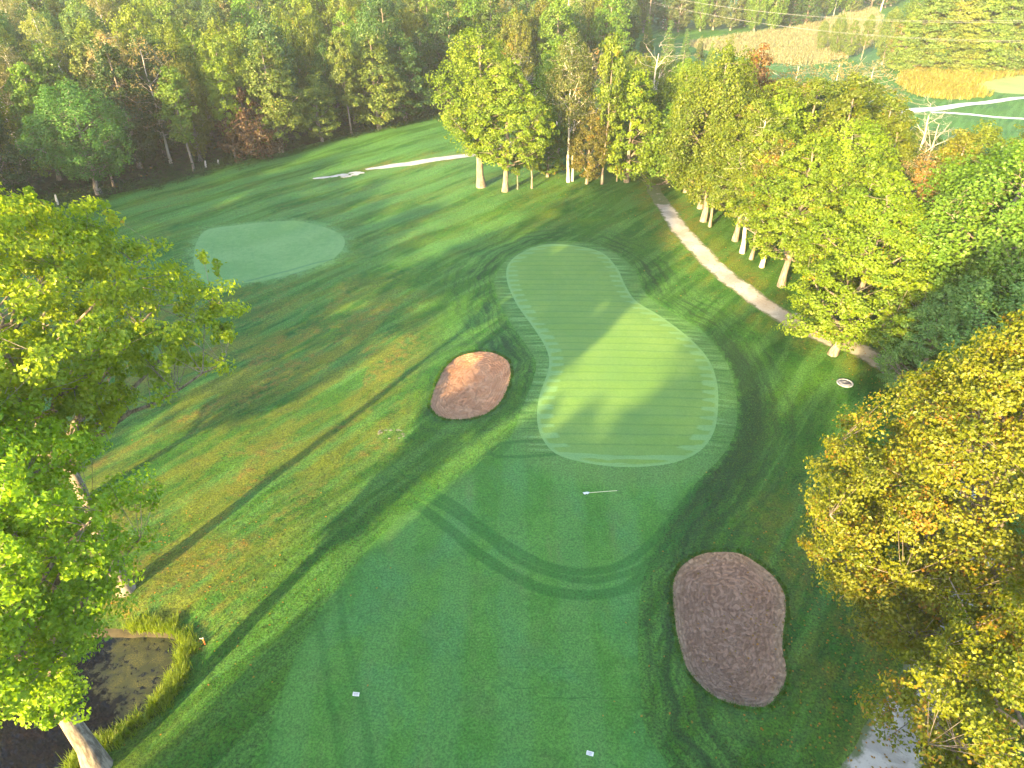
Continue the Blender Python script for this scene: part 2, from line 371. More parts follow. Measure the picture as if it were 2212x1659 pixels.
def sand_mat(name, A, B, raked):
    T = NT(name); p = T.pos(); n = T.noise(p, .9, 5., .65, .4); col = T.mix(T.ramp(n, .35, .65), A, B)
    d = T.attr('dB')
    col = T.mix(T.math('MULTIPLY', T.ramp(T.math('ADD', d, T.math('MULTIPLY', T.noise(p, 1.5, 3.), .7)), -.30, .25), raked), col, (.36, .25, .165))
    rake = T.math('SINE', T.math('MULTIPLY', T.math('ADD', d, T.math('MULTIPLY', T.noise(p, .5, 2.), .7)), 30.))
    rk = T.math('MULTIPLY', rake, T.ramp(d, -2.6, -.3))
    sc_ = T.math('ADD', 1., T.math('ADD', T.math('MULTIPLY', rk, .10), T.math('MULTIPLY', T.math('SUBTRACT', T.noise(p, 15., 4., .75), .5), .8)))  # relief shading of rake lines and clods also put into the colour
    vs = T.n('ShaderNodeVectorMath', operation='SCALE'); T.l(col, vs.inputs[0]); T.l(sc_, vs.inputs['Scale']); col = vs.outputs[0]
    clod = T.ramp(T.noise(p, 4.5, 4., .7), .45, .75)
    col = T.mix(T.math('MULTIPLY', clod, .22), col, tuple(c*1.3 for c in B))
    h = T.math('ADD', T.math('MULTIPLY', rk, .10), T.math('ADD', T.math('MULTIPLY', clod, .8), T.math('MULTIPLY', T.noise(p, 18., 3.), .3)))
    return T.pbr(col, .95, T.bump(h, 1., .16), .1)

def path_mat(name, A, B, dirt):
    T = NT(name); p = T.pos(); n = T.noise(p, .45, 5., .6, .5); col = T.mix(T.ramp(n, .42, .58), A, B)
    col = T.mix(T.math('MULTIPLY', T.ramp(T.noise(p, .13, 3.), .48, .6), .55), col, dirt)
    edge = T.ramp(T.math('ADD', T.attr('dPa'), T.math('MULTIPLY', T.math('SUBTRACT', T.noise(p, 1.4, 5., .7), .5), 1.5)), -.42, -.05)
    col = T.mix(T.math('MULTIPLY', edge, .85), col, (.07, .11, .02))
    col = T.mix(T.math('MULTIPLY', T.ramp(T.noise(p, 5., 5., .75), .5, .72), .5), col, (.20, .17, .14))
    return T.pbr(col, .9, T.bump(T.noise(p, 12., 4., .7), .4, .04), .2)

M = {}
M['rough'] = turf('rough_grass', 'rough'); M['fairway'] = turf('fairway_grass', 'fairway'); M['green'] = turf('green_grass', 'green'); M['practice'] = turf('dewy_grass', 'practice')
M['sandL'] = sand_mat('sand_sunlit_tone', (.50, .235, .12), (.58, .31, .17), .35); M['sandR'] = sand_mat('sand_shaded_tone', (.255, .155, .105), (.31, .20, .14), .75)  # same sand twice: sunlit orange and shaded brown put into the colours
M['path'] = path_mat('path_gravel', (.48, .45, .40), (.33, .31, .275), (.38, .30, .21)); M['farpath'] = simple('pale_gravel', (.55, .56, .58), (.40, .41, .43), 1.)
M['gpath'] = simple('grey_gravel', (.46, .45, .45), (.34, .33, .32), 1.2, .9, .4, (.30, .27, .21))
M['mud'] = simple('pond_mud', (.03, .028, .018), (.06, .05, .03), 1.5)
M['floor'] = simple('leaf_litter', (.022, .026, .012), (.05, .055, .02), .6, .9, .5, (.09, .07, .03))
M['meadow'] = simple('goldenrod', (.09, .14, .03), (.20, .20, .04), .18, .9, .8, (.27, .25, .05)); M['fargrass'] = simple('far_short_grass', (.20, .26, .09), (.24, .29, .11), .2)
M['tan'] = simple('dry_field_grass', (.25, .25, .16), (.16, .20, .11), .04, .9, .8, (.29, .28, .19))

uu = lambda a: a.astype(np.float64)
dry = sstep(2, 7, dF)*sstep(-3, -9, gv[:, 0]-(-2))*sstep(75, 50, gv[:, 1])
dry = np.maximum(dry, .30*sstep(2, 6, dF)*sstep(60, 80, gv[:, 1])*sstep(110, 95, gv[:, 1])*sstep(20, 5, gv[:, 0]))
dry = np.maximum(dry, .8*sstep(3.5, 1.2, dPa)*(gv[:, 1] > 20))
dry = np.maximum(dry, .75*sstep(12, 16.5, gv[:, 0])*sstep(38, 28, gv[:, 1]))
bandm = sstep(8, 11, gv[:, 0])*sstep(58, 50, gv[:, 1])*sstep(24, 30, gv[:, 1])
teeth = 1-sstep(.5, -1.5, gv[:, 1]-38)*1.0
ringm = np.maximum(sstep(40, 48, gv[:, 1]), sstep(4, 8, gv[:, 0]))
strp = sstep(62, 72, gv[:, 1]+.35*gv[:, 0])*sstep(8, -4, gv[:, 0])*(gv[:, 1] < 190)
attrs_all = dict(ringm=ringm, strp=strp, dF=dF, dG=dG, dB=dB, dL=dL, dPa=dPa, t1=t1, t2=t2, t3=t3, t4=t4, t5=t5, t6=t6, t7=t7, dry=dry, bandm=bandm, teeth=teeth)
def submesh(name, m, mat, keep):
    f = gf[m]; used, inv = np.unique(f, return_inverse=True); f = inv.reshape(f.shape)
    v = np.c_[gv[used], gz[used]]
    a, b, c = v[f[:, 0]], v[f[:, 1]], v[f[:, 2]]
    fl = np.cross(b-a, c-a)[:, 2] < 0; f[fl] = f[fl][:, ::-1]
    return mesh_np(name, v, f, mat, True, {k: attrs_all[k][used] for k in keep})
KA = list(attrs_all)
spec = {'putting_green': ('putting_green', 'green', ['dG']), 'fairway': ('fairway', 'fairway', KA), 'practice_green': ('practice_green', 'practice', ['dL']),
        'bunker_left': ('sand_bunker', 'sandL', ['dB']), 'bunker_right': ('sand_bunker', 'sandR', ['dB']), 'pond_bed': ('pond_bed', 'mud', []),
        'cart_path': ('cart_path', 'path', ['dPa']), 'gravel_path': ('gravel_path', 'gpath', ['dPa']), 'far_path': ('gravel_path', 'farpath', []), 'far_path_branch': ('gravel_path', 'farpath', []),
        'goldenrod_meadow': ('meadow', 'meadow', []), 'far_fairway': ('fairway', 'fargrass', []), 'tan_field': ('field', 'tan', []), 'far_field': ('field', 'tan', []),
        'woodland_floor': ('woodland_floor', 'floor', [])}
labs = {'putting_green': 'smooth pale putting green with thin mower lines', 'fairway': 'dewy fairway running up to the putting green', 'practice_green': 'pale dewy tee on the left by the wood',
    'bunker_left': 'oval sand bunker in the sun, coloured sunlit orange, left of the green', 'bunker_right': 'kidney shaped sand bunker in shade, coloured shaded brown, at lower right', 'cart_path': 'beige cart path curving along the right hand trees',
    'gravel_path': 'grey gravel path ending in the grass by the grove', 'far_path': 'white gravel path across the meadow at upper right', 'far_path_branch': 'white path forking off below the other in the far right'}
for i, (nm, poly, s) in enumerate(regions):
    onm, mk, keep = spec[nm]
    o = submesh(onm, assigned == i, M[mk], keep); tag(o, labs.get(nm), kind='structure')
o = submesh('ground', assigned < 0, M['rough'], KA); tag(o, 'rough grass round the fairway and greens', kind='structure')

# pond water with floating weed
T = NT('pond_water'); p = T.pos(); d = T.attr('alg')
al = T.ramp(T.math('ADD', d, T.math('MULTIPLY', T.math('SUBTRACT', T.noise(p, 1.1, 6., .7), .5), 6.)), -.6, .7)
al = T.math('MULTIPLY', al, T.ramp(T.noise(p, 3.2, 6., .75, .5), .36, .50))
acol = T.mix(T.ramp(T.noise(p, 1.4, 4.), .4, .65), (.030, .040, .014), (.085, .085, .022))
acol = T.mix(T.ramp(T.noise(p, 22., 2.), .4, .6), acol, (.03, .035, .018))
col = T.mix(al, (.004, .006, .012), acol)
T.pbr(col, T.math('ADD', T.math('MULTIPLY', al, .8), .03), T.bump(T.math('ADD', T.math('MULTIPLY', T.noise(p, .9, 2.), .12), T.math('MULTIPLY', al, T.noise(p, 20., 3.))), .25, .05), .3)
M['water'] = T.m
wg = grid(POND[:, 0].min()-1, POND[:, 0].max()+1, POND[:, 1].min()-1, POND[:, 1].max()+1, .8)
wx0 = POND.min(0)-.5; wx1 = POND.max(0)+.5
nx, ny = int((wx1[0]-wx0[0])/.6)+1, int((wx1[1]-wx0[1])/.6)+1
gx, gy = np.meshgrid(np.linspace(wx0[0], wx1[0], nx), np.linspace(wx0[1], wx1[1], ny))
wq = np.c_[gx.ravel(), gy.ravel()]; idx = np.arange(nx*ny).reshape(ny, nx)
wf = np.stack([idx[:-1, :-1], idx[:-1, 1:], idx[1:, 1:], idx[1:, :-1]], -1).reshape(-1, 4)
wf = wf[sdist(wq[wf].mean(1), POND) < .5]
ALG = flat([(250,1350),(390,1340),(420,1400),(380,1480),(310,1550),(262,1580),(252,1520),(230,1480),(200,1455),(235,1410)])
alg = -sdist(wq, ALG)
o = mesh_np('pond_water', np.c_[wq, np.full(len(wq), -.42)], wf, M['water'], True, {'alg': np.clip(alg, -20, 20)}); tag(o, 'dark pond with floating brown weed at lower left', kind='structure')

# ------------------------------------------------------------------ trees
def bark_mat(name, A, B, marks=None, sc=6.):
    T = NT(name); tc = T.n('ShaderNodeTexCoord').outputs['Object']
    n = T.noise(T.mapping(tc, 0, (1, 1, .18)), sc, 5., .7); col = T.mix(T.ramp(n, .38, .62), A, B)
    if marks: col = T.mix(T.ramp(T.noise(T.mapping(tc, 0, (1, 1, 2.2)), 2.6, 3.), .60, .68), col, marks)
    return T.pbr(col, .9, T.bump(n, .8, .06), .15)
M['bark'] = bark_mat('grey_bark', (.12, .098, .078), (.30, .255, .21)); M['birch'] = bark_mat('pale_bark', (.50, .45, .38), (.62, .57, .50), (.16, .13, .11))
M['deadwood'] = bark_mat('bleached_wood', (.36, .31, .25), (.52, .47, .40)); M['darkbark'] = bark_mat('dark_bark', (.08, .065, .05), (.17, .14, .11))

def leaf_mat(name, trans=.40, autumn=(.30, .135, .022)):
    T = NT(name); oi = T.n('ShaderNodeObjectInfo'); va = T.n('ShaderNodeSeparateXYZ'); T.l(T.vattr('lv'), va.inputs[0])
    k = T.math('ADD', T.math('MULTIPLY', va.outputs[0], .38), T.math('MULTIPLY', va.outputs[1], .62))
    c1 = T.mix(1., oi.outputs['Color'], (.62, .72, .70), 'MULTIPLY'); c2 = T.mix(1., oi.outputs['Color'], (1.55, 1.28, 1.05), 'MULTIPLY')
    col = T.mix(k, c1, c2)
    au = T.math('ADD', T.math('MULTIPLY', va.outputs[1], .62), T.math('MULTIPLY', va.outputs[0], .38))
    f = T.math('MULTIPLY', T.ramp(T.math('SUBTRACT', T.math('ADD', au, oi.outputs['Alpha']), 1.), -.04, .16), .8)
    col = T.mix(f, col, autumn)
    d = T.n('ShaderNodeBsdfDiffuse'); T.l(col, d.inputs[0])
    tcol = T.mix(1., col, (1.6, 1.6, .40), 'MULTIPLY')
    t = T.n('ShaderNodeBsdfTranslucent'); T.l(tcol, t.inputs[0])
    m = T.n('ShaderNodeMixShader'); m.inputs[0].default_value = trans; T.l(d.outputs[0], m.inputs[1]); T.l(t.outputs[0], m.inputs[2])
    g = T.n('ShaderNodeBsdfGlossy'); g.inputs['Roughness'].default_value = .42; g.inputs[0].default_value = (.9, .9, .8, 1)
    m2 = T.n('ShaderNodeMixShader'); m2.inputs[0].default_value = .022; T.l(m.outputs[0], m2.inputs[1]); T.l(g.outputs[0], m2.inputs[2])
    T.l(m2.outputs[0], T.out.inputs[0]); return T.m
M['leaf'] = leaf_mat('leaves'); M['redleaf'] = leaf_mat('autumn_leaves', .38, (.40, .10, .03))

def tubes(lines, sides):
    """lines: list of (pts(n,3), radii(n)); returns verts, quads"""
    VV, FF, b = [], [], 0
    ang = np.arange(sides)/sides*2*np.pi
    for pts_, rad in lines:
        n = len(pts_); t = np.gradient(pts_, axis=0); t /= np.linalg.norm(t, axis=1)[:, None]+1e-9
        ref = np.where(np.abs(t[:, 2:3]) > .9, np.array([[1., 0, 0]]), np.array([[0, 0, 1.]]))
        a = np.cross(t, ref); a /= np.linalg.norm(a, axis=1)[:, None]+1e-9; c = np.cross(t, a)
        ring = pts_[:, None]+(a[:, None]*np.cos(ang)[None, :, None]+c[:, None]*np.sin(ang)[None, :, None])*rad[:, None, None]
        VV.append(ring.reshape(-1, 3))
        i = np.arange(n-1)[:, None]*sides+b; j = np.arange(sides)[None]; j2 = (j+1) % sides
        FF.append(np.stack([i+j, i+j2, i+sides+j2, i+sides+j], -1).reshape(-1, 4)); b += n*sides
    return np.vstack(VV), np.vstack(FF)
def bez(a, b, c, n):
    t = np.linspace(0, 1, n)[:, None]; return (1-t)**2*a+2*t*(1-t)*b+t*t*c

PROF = {'high': [.15,.25,.42,.70,.95,1.,.95,.72,.32], 'round': [.35,.72,.92,1.,.98,.9,.76,.5,.12], 'ovoid': [.45,.85,1.,.98,.88,.74,.57,.36,.08], 'upright': [.3,.6,.82,.95,1.,.95,.8,.55,.2],
        'slender': [.35,.7,.95,1.,.9,.95,.8,.5,.1], 'cone': [1.,.95,.84,.7,.56,.42,.28,.15,.03], 'spread': [.25,.6,.85,1.,1.,.95,.8,.6,.3], 'bush': [.9,1.,1.,.95,.85,.72,.55,.35,.08]}
def leaf_quads(r, C, N, size, aspect=.75):
    n = len(C); N = N/(np.linalg.norm(N, axis=1)[:, None]+1e-9)
    u = np.cross(N, r.normal(size=(n, 3))); u /= np.linalg.norm(u, axis=1)[:, None]+1e-9; v = np.cross(N, u)
    s = size*r.uniform(.65, 1.25, n)[:, None]*.5
    q = np.stack([C-u*s, C+v*s*aspect+N*s*.22, C+u*s, C-v*s*aspect+N*s*.22], 1)
    return q.reshape(-1, 3)
def gen_tree(seed, H, cb, R, prof='ovoid', ncl=140, npc=60, leaf=.3, rc=.9, flat_=.7, nlimb=10, r0=None, lean=(0, 0), bare=False, tsides=8, off=(0, 0), lobes=.22, twin=False, inner=.5, up=.5, limbang=.75, sub=0):
    r = np.random.default_rng(seed); r0 = r0 or H*.017
    nt = 12; zt = np.linspace(0, H*(.93 if not bare else .8), nt)
    wob = np.cumsum(r.normal(0, H*.004, (nt, 2)), 0); wob[0] = 0
    tr = np.c_[wob[:, 0]+lean[0]*(zt/H)**1.2, wob[:, 1]+lean[1]*(zt/H)**1.2, zt]
    tr[0, 2] = -.4
    rad = r0*(1-.93*(zt/zt[-1]))**.8+.012*H/18; rad[0] *= 1.55; rad[1] *= 1.06
    L = [(tr, rad)]
    if twin:
        t2 = tr.copy(); t2[:, 0] += H*.03+zt*.05; t2[:, 1] += H*.015; L.append((t2, rad*.75))
    pr = np.array(PROF[prof]); hs = np.linspace(0, 1, len(pr))
    ph = r.uniform(0, 6.28, 8)
    def env(t, az):
        lob = np.sin(3*az+ph[0]+4*t)*.4+np.sin(5*az+ph[1]-6*t)*.35+np.sin(2*az+ph[2]+9*t)*.35+np.sin(9*t+ph[3])*.2
        return R*np.interp(t, hs, pr)*(1+lobes*lob)
    def axis(z):
        return np.c_[np.interp(z, zt, tr[:, 0]), np.interp(z, zt, tr[:, 1])]
    # clump centres
    cnt, out = 0, []
    mind = (4*math.pi*R*(H-cb)*.35/max(ncl, 1))**.5*.55
    tries = 0
    while len(out) < ncl and tries < 60:
        tries += 1
        t = r.uniform(0, 1, 400)**.9; keep = r.uniform(0, 1, 400) < np.interp(t, hs, pr)+.12; t = t[keep]
        az = r.uniform(0, 2*np.pi, len(t)); f = 1-(1-inner)*r.uniform(0, 1, len(t))**1.6
        rr = env(t, az)*f; z = cb+t*(H-cb)+.12*rr*np.sin(az*4+ph[4])
        a = axis(z); c = np.c_[a[:, 0]+rr*np.cos(az)+off[0]*t, a[:, 1]+rr*np.sin(az)+off[1]*t, z]
        for q in c:
            if not out or np.min(np.sum((np.array(out)-q)**2, 1)) > mind**2: out.append(q)
            if len(out) >= ncl: break
    C = np.array(out)
    # limbs to spread-out targets
    idx = [int(np.argmax(C[:, 2]))]
    dm = np.linalg.norm(C-C[idx[0]], axis=1)
    for _ in range(nlimb-1):
        j = int(np.argmax(dm)); idx.append(j); dm = np.minimum(dm, np.linalg.norm(C-C[j], axis=1))
    samples = [tr]; srad = [rad]
    for j in idx:
        e = C[j].copy(); ax0 = axis(np.array([e[2]]))[0]; h = np.hypot(*(e[:2]-ax0))
        z0 = np.clip(e[2]-h*limbang-.05*H, cb*.75+.02*H, H*.86); s = np.array([*axis(np.array([z0]))[0], z0])
        mid = s+(e-s)*.5; mid[2] += h*.12*r.uniform(-.5, 1); mid[:2] += r.normal(0, .05*R, 2)
        b = bez(s, mid, e, 8); b[1:-1] += r.normal(0, R*.018, (6, 3))
        rs = np.interp(z0, zt, rad)*.62; rr = np.linspace(1, .12, 8)**.9*rs
        L.append((b, rr)); samples.append(b); srad.append(rr)
    S = np.vstack(samples); SR = np.concatenate(srad)
    tw, tips = [], []
    for c in C:
        d = np.linalg.norm(S-c, axis=1)+np.maximum(0, S[:, 2]-c[2]+.1)*1.2
        k = int(np.argmin(d)); s = S[k]; ll = np.linalg.norm(c-s)
        if ll < .15: continue
        mid = (s+c)/2+np.array([0, 0, -.10*ll])+r.normal(0, .06*ll, 3); e = c+(c-s)/ll*rc*.5
        b = bez(s, mid, e, 4 if not bare else 6); w = min(SR[k]*.6, .008*H/18+.011*ll)
        if bare: b[1:-1] += r.normal(0, .05*ll, (len(b)-2, 3))
        tw.append((b, np.linspace(w, .006+w*.12, len(b)))); tips.append((b, w))
    for _ in range(sub):
        for b, w in tips:
            k = r.integers(1, len(b)-1); s = b[k]; dv = (b[-1]-b[0]); ll = np.linalg.norm(dv)
            e = s+dv*.45+r.normal(0, .32*ll, 3)+np.array([0, 0, .15*ll])
            bb = bez(s, (s+e)/2+r.normal(0, .05*ll, 3), e, 4); tw.append((bb, np.linspace(w*.55, .008, 4)))
    v1, f1 = tubes(L[:1]+(L[1:2] if twin else []), tsides); rest = L[2:] if twin else L[1:]
    v2, f2 = tubes(rest, 5); parts = [(v1, f1), (v2, f2)]
    if tw: parts.append(tubes(tw, 3))
    VV, FF, b = [], [], 0
    for v, f in parts: VV.append(v); FF.append(f+b); b += len(v)
    wood = (np.vstack(VV), np.vstack(FF))
    if bare or npc == 0: return wood, None
    n = len(C); cc = np.repeat(C, npc, 0); m = len(cc)
    dvec = r.normal(size=(m, 3)); dvec /= np.linalg.norm(dvec, axis=1)[:, None]; q = r.uniform(0, 1, m)**.45
    size = np.repeat(rc*r.uniform(.7, 1.3, n), npc)
    sh = np.array([1., 1., flat_])
    # clumps stretched along a random slanting axis
    stretch = np.repeat(r.normal(size=(n, 3))*np.array([.5, .5, .2]), npc, 0)
    pts_ = cc+dvec*sh*(size*q)[:, None]+stretch*(dvec[:, :1])*size[:, None]*.8
    ca = np.c_[axis(pts_[:, 2]), pts_[:, 2]-H*.04]; outw = pts_-ca; outw /= np.linalg.norm(outw, axis=1)[:, None]+1e-9
    N = dvec*.5+outw*.5+np.array([0, 0, up*.5])+r.normal(size=(m, 3))*.42
    v = leaf_quads(r, pts_, N, leaf)
    lr = r.uniform(0, 1, m); cr = np.repeat(r.uniform(0, 1, n), npc)
    hz = (pts_[:, 2]-cb)/(H-cb)
    lv = np.repeat(np.c_[lr, cr, hz], 4, 0)
    return wood, (v, np.arange(m*4).reshape(-1, 4), lv)

def empty(name, loc, rz=0., sc=1.):
    o = bpy.data.objects.new(name, None); link(o); o.location = loc; o.rotation_euler = (0, 0, rz); o.empty_display_size = .3
    o.scale = (sc, sc, sc) if np.isscalar(sc) else sc; return o
class Proto: pass
def proto(seed, bark='bark', mat='leaf', **kw):
    P_ = Proto(); P_.H = kw['H']; P_.R = kw['R']; wood, lv = gen_tree(seed, **kw)
    o = mesh_np('trunk', *wood, M[bark], True); P_.wood = o.data; bpy.data.objects.remove(o)
    P_.leaf = None
    if lv:
        o = mesh_np('crown', lv[0], lv[1], M[mat], False, {'lv': lv[2]}); P_.leaf = o.data; bpy.data.objects.remove(o)
    return P_
placed = []
def plant(P_, loc, H, color, autumn, label, group=None, name='tree', rz=None, wx=1., cat='tree', tilt=None):
    s = H/P_.H; rz = random.uniform(0, 6.28) if rz is None else rz
    e = empty(name, loc, rz, (s*wx, s*wx, s))
    if tilt: e.rotation_euler = (tilt[0], tilt[1], rz)
    tag(e, label, cat, group)
    w = bpy.data.objects.new('trunk', P_.wood); link(w); w.parent = e
    if P_.leaf:
        c = bpy.data.objects.new('crown', P_.leaf); link(c); c.parent = e; c.color = (*color, autumn)
    placed.append((loc[0], loc[1])); return e

YG = (.118, .178, .014); GRN = (.090, .175, .018); DK = (.036, .090, .022); BLU = (.070, .150, .045); PALE = (.165, .205, .055); OLV = (.120, .125, .022); RED = (.12, .055, .022); TAN = (.19, .185, .09); LIME = (.125, .205, .012)
far = {}
far['up'] = [proto(s, H=18, cb=1.8, R=4.1, prof='upright', ncl=150, npc=80, leaf=.38, rc=.85, flat_=1.4, nlimb=8) for s in (11, 12, 13)]
far['ov'] = [proto(s, H=18, cb=1.6, R=4.5, prof='ovoid', ncl=150, npc=85, leaf=.38, rc=1.0, flat_=.65, nlimb=8) for s in (21, 22, 23)]
far['sl'] = [proto(s, H=18, cb=5.5, R=2.4, prof='slender', ncl=85, npc=85, leaf=.34, rc=.75, flat_=.8, nlimb=7, r0=.19) for s in (31, 32)]
far['as'] = [proto(s, bark='birch', H=19, cb=8, R=3.3, prof='round', ncl=120, npc=55, leaf=.26, rc=.75, flat_=.8, nlimb=11, r0=.2, sub=1) for s in (41, 42)]
far['hd'] = [proto(s, H=18, cb=.3, R=5.6, prof='bush', ncl=260, npc=85, leaf=.40, rc=1.05, flat_=.45, nlimb=8, lobes=.12) for s in (45, 46)]
far['bu'] = [proto(s, H=8, cb=.2, R=3.2, prof='bush', ncl=80, npc=75, leaf=.30, rc=.8, flat_=.8, nlimb=7, r0=.12) for s in (51, 52)]
far['co'] = [proto(s, bark='darkbark', H=16, cb=1.2, R=3.0, prof='cone', ncl=170, npc=55, leaf=.30, rc=.75, flat_=.38, nlimb=16, limbang=.1, up=.2, lobes=.1) for s in (61, 62)]
far['de'] = [proto(s, bark='deadwood', H=16, cb=5.5, R=3.6, prof='upright', ncl=60, bare=True, nlimb=10, r0=.22, sub=2, leaf=.1, rc=.6) for s in (71, 72)]
far['th'] = [proto(s, bark='deadwood', H=14, cb=4, R=3.6, prof='round', ncl=110, npc=26, leaf=.22, rc=.8, nlimb=12, r0=.15, sub=1) for s in (81, 82)]

def hgt_at(base, topy):
    """height of a tree at base whose top shows on picture line topy"""
    v = (H2-topy)/F; sl_ = (SP-v*CP)/(CP+v*SP); return CAMZ-sl_*base[1]-base[2]
ORD = ['first', 'second', 'third', 'fourth', 'fifth', 'sixth', 'seventh', 'eighth', 'ninth', 'tenth', 'eleventh', 'twelfth', 'thirteenth', 'fourteenth', 'fifteenth', 'sixteenth', 'seventeenth', 'eighteenth', 'nineteenth', 'twentieth']

# --- the big trees near the camera
A = proto(101, H=20.6, cb=10.4, R=7.7, prof='spread', ncl=700, npc=130, leaf=.175, rc=.56, flat_=.62, nlimb=34, r0=.34, tsides=14, lobes=.26, inner=.35, sub=0, limbang=.6, lean=(-.9, .2))
b = G(272, 1272); plant(A, b, 21.6, (.195, .285, .008), .10, 'tall maple with an open spreading crown, its long trunk shadow crossing the rough', name='maple_tree', rz=.3)
Bt = proto(102, H=18.2, cb=4.2, R=5.4, prof='high', ncl=660, npc=135, leaf=.165, rc=.55, flat_=.85, nlimb=30, r0=.40, tsides=14, lobes=.22, inner=.4, sub=0, lean=(-2.2, .5), off=(.2, .1))
b = G(212, 1662); plant(Bt, b, 18.4, (.175, .310, .008), .03, 'green maple leaning over the dark pond from its bank', name='maple_tree', rz=0.)
C_ = proto(103, H=17, cb=4.5, R=5.0, prof='round', ncl=300, npc=80, leaf=.20, rc=.7, flat_=.65, nlimb=12, r0=.3, lobes=.25)
plant(C_, G(-60, 1230), 16.5, (.16, .17, .02), .4, 'tree turning orange at the left edge behind the pond maple', name='maple_tree', rz=1.)
D = proto(104, H=17, cb=2.6, R=5.6, prof='ovoid', ncl=880, npc=165, leaf=.14, rc=.68, flat_=.62, nlimb=34, r0=.34, lobes=.20, inner=.5, up=.45, sub=0)
plant(D, (19.9, 22.2, float(height((19.9, 22.2))[0])), 18.9, (.148, .176, .010), .26, 'broad yellow and orange beech covering the path at right', name='beech_tree', rz=.8)
Ee = proto(105, bark='bark', H=15, cb=2.6, R=5.6, prof='spread', ncl=540, npc=130, leaf=.14, rc=.58, flat_=.6, nlimb=30, r0=.28, lobes=.3, inner=.4, sub=0, limbang=.35)
plant(Ee, (18.3, 12.4, float(height((18.3, 12.4))[0])), 14.8, (.148, .180, .008), .24, 'yellow maple with red leaf tips and radiating limbs in the bottom right corner', name='maple_tree', rz=2.2)
mid = {}
mid['up'] = [proto(s, H=18, cb=3.0, R=5.2, prof='upright', ncl=300, npc=110, leaf=.25, rc=.72, flat_=1.7, nlimb=12, lobes=.25) for s in (111,)]
mid['lo'] = [proto(125, H=18, cb=2.0, R=5.2, prof='ovoid', ncl=320, npc=110, leaf=.24, rc=.80, flat_=.5, nlimb=20, lobes=.3)]
mid['ov'] = [proto(s, H=18, cb=4.2, R=5.2, prof='ovoid', ncl=300, npc=110, leaf=.25, rc=.80, flat_=.5, nlimb=16, lobes=.3) for s in (121, 122)]
mid['sl'] = [proto(131, bark='birch', H=18, cb=6.0, R=3.0, prof='slender', ncl=130, npc=80, leaf=.23, rc=.65, flat_=.7, nlimb=10, r0=.22, sub=1)]
mid['cr'] = [proto(141, H=20, cb=5.0, R=4.2, prof='upright', ncl=220, npc=85, leaf=.25, rc=.85, flat_=.8, nlimb=16, r0=.40, lobes=.42)]

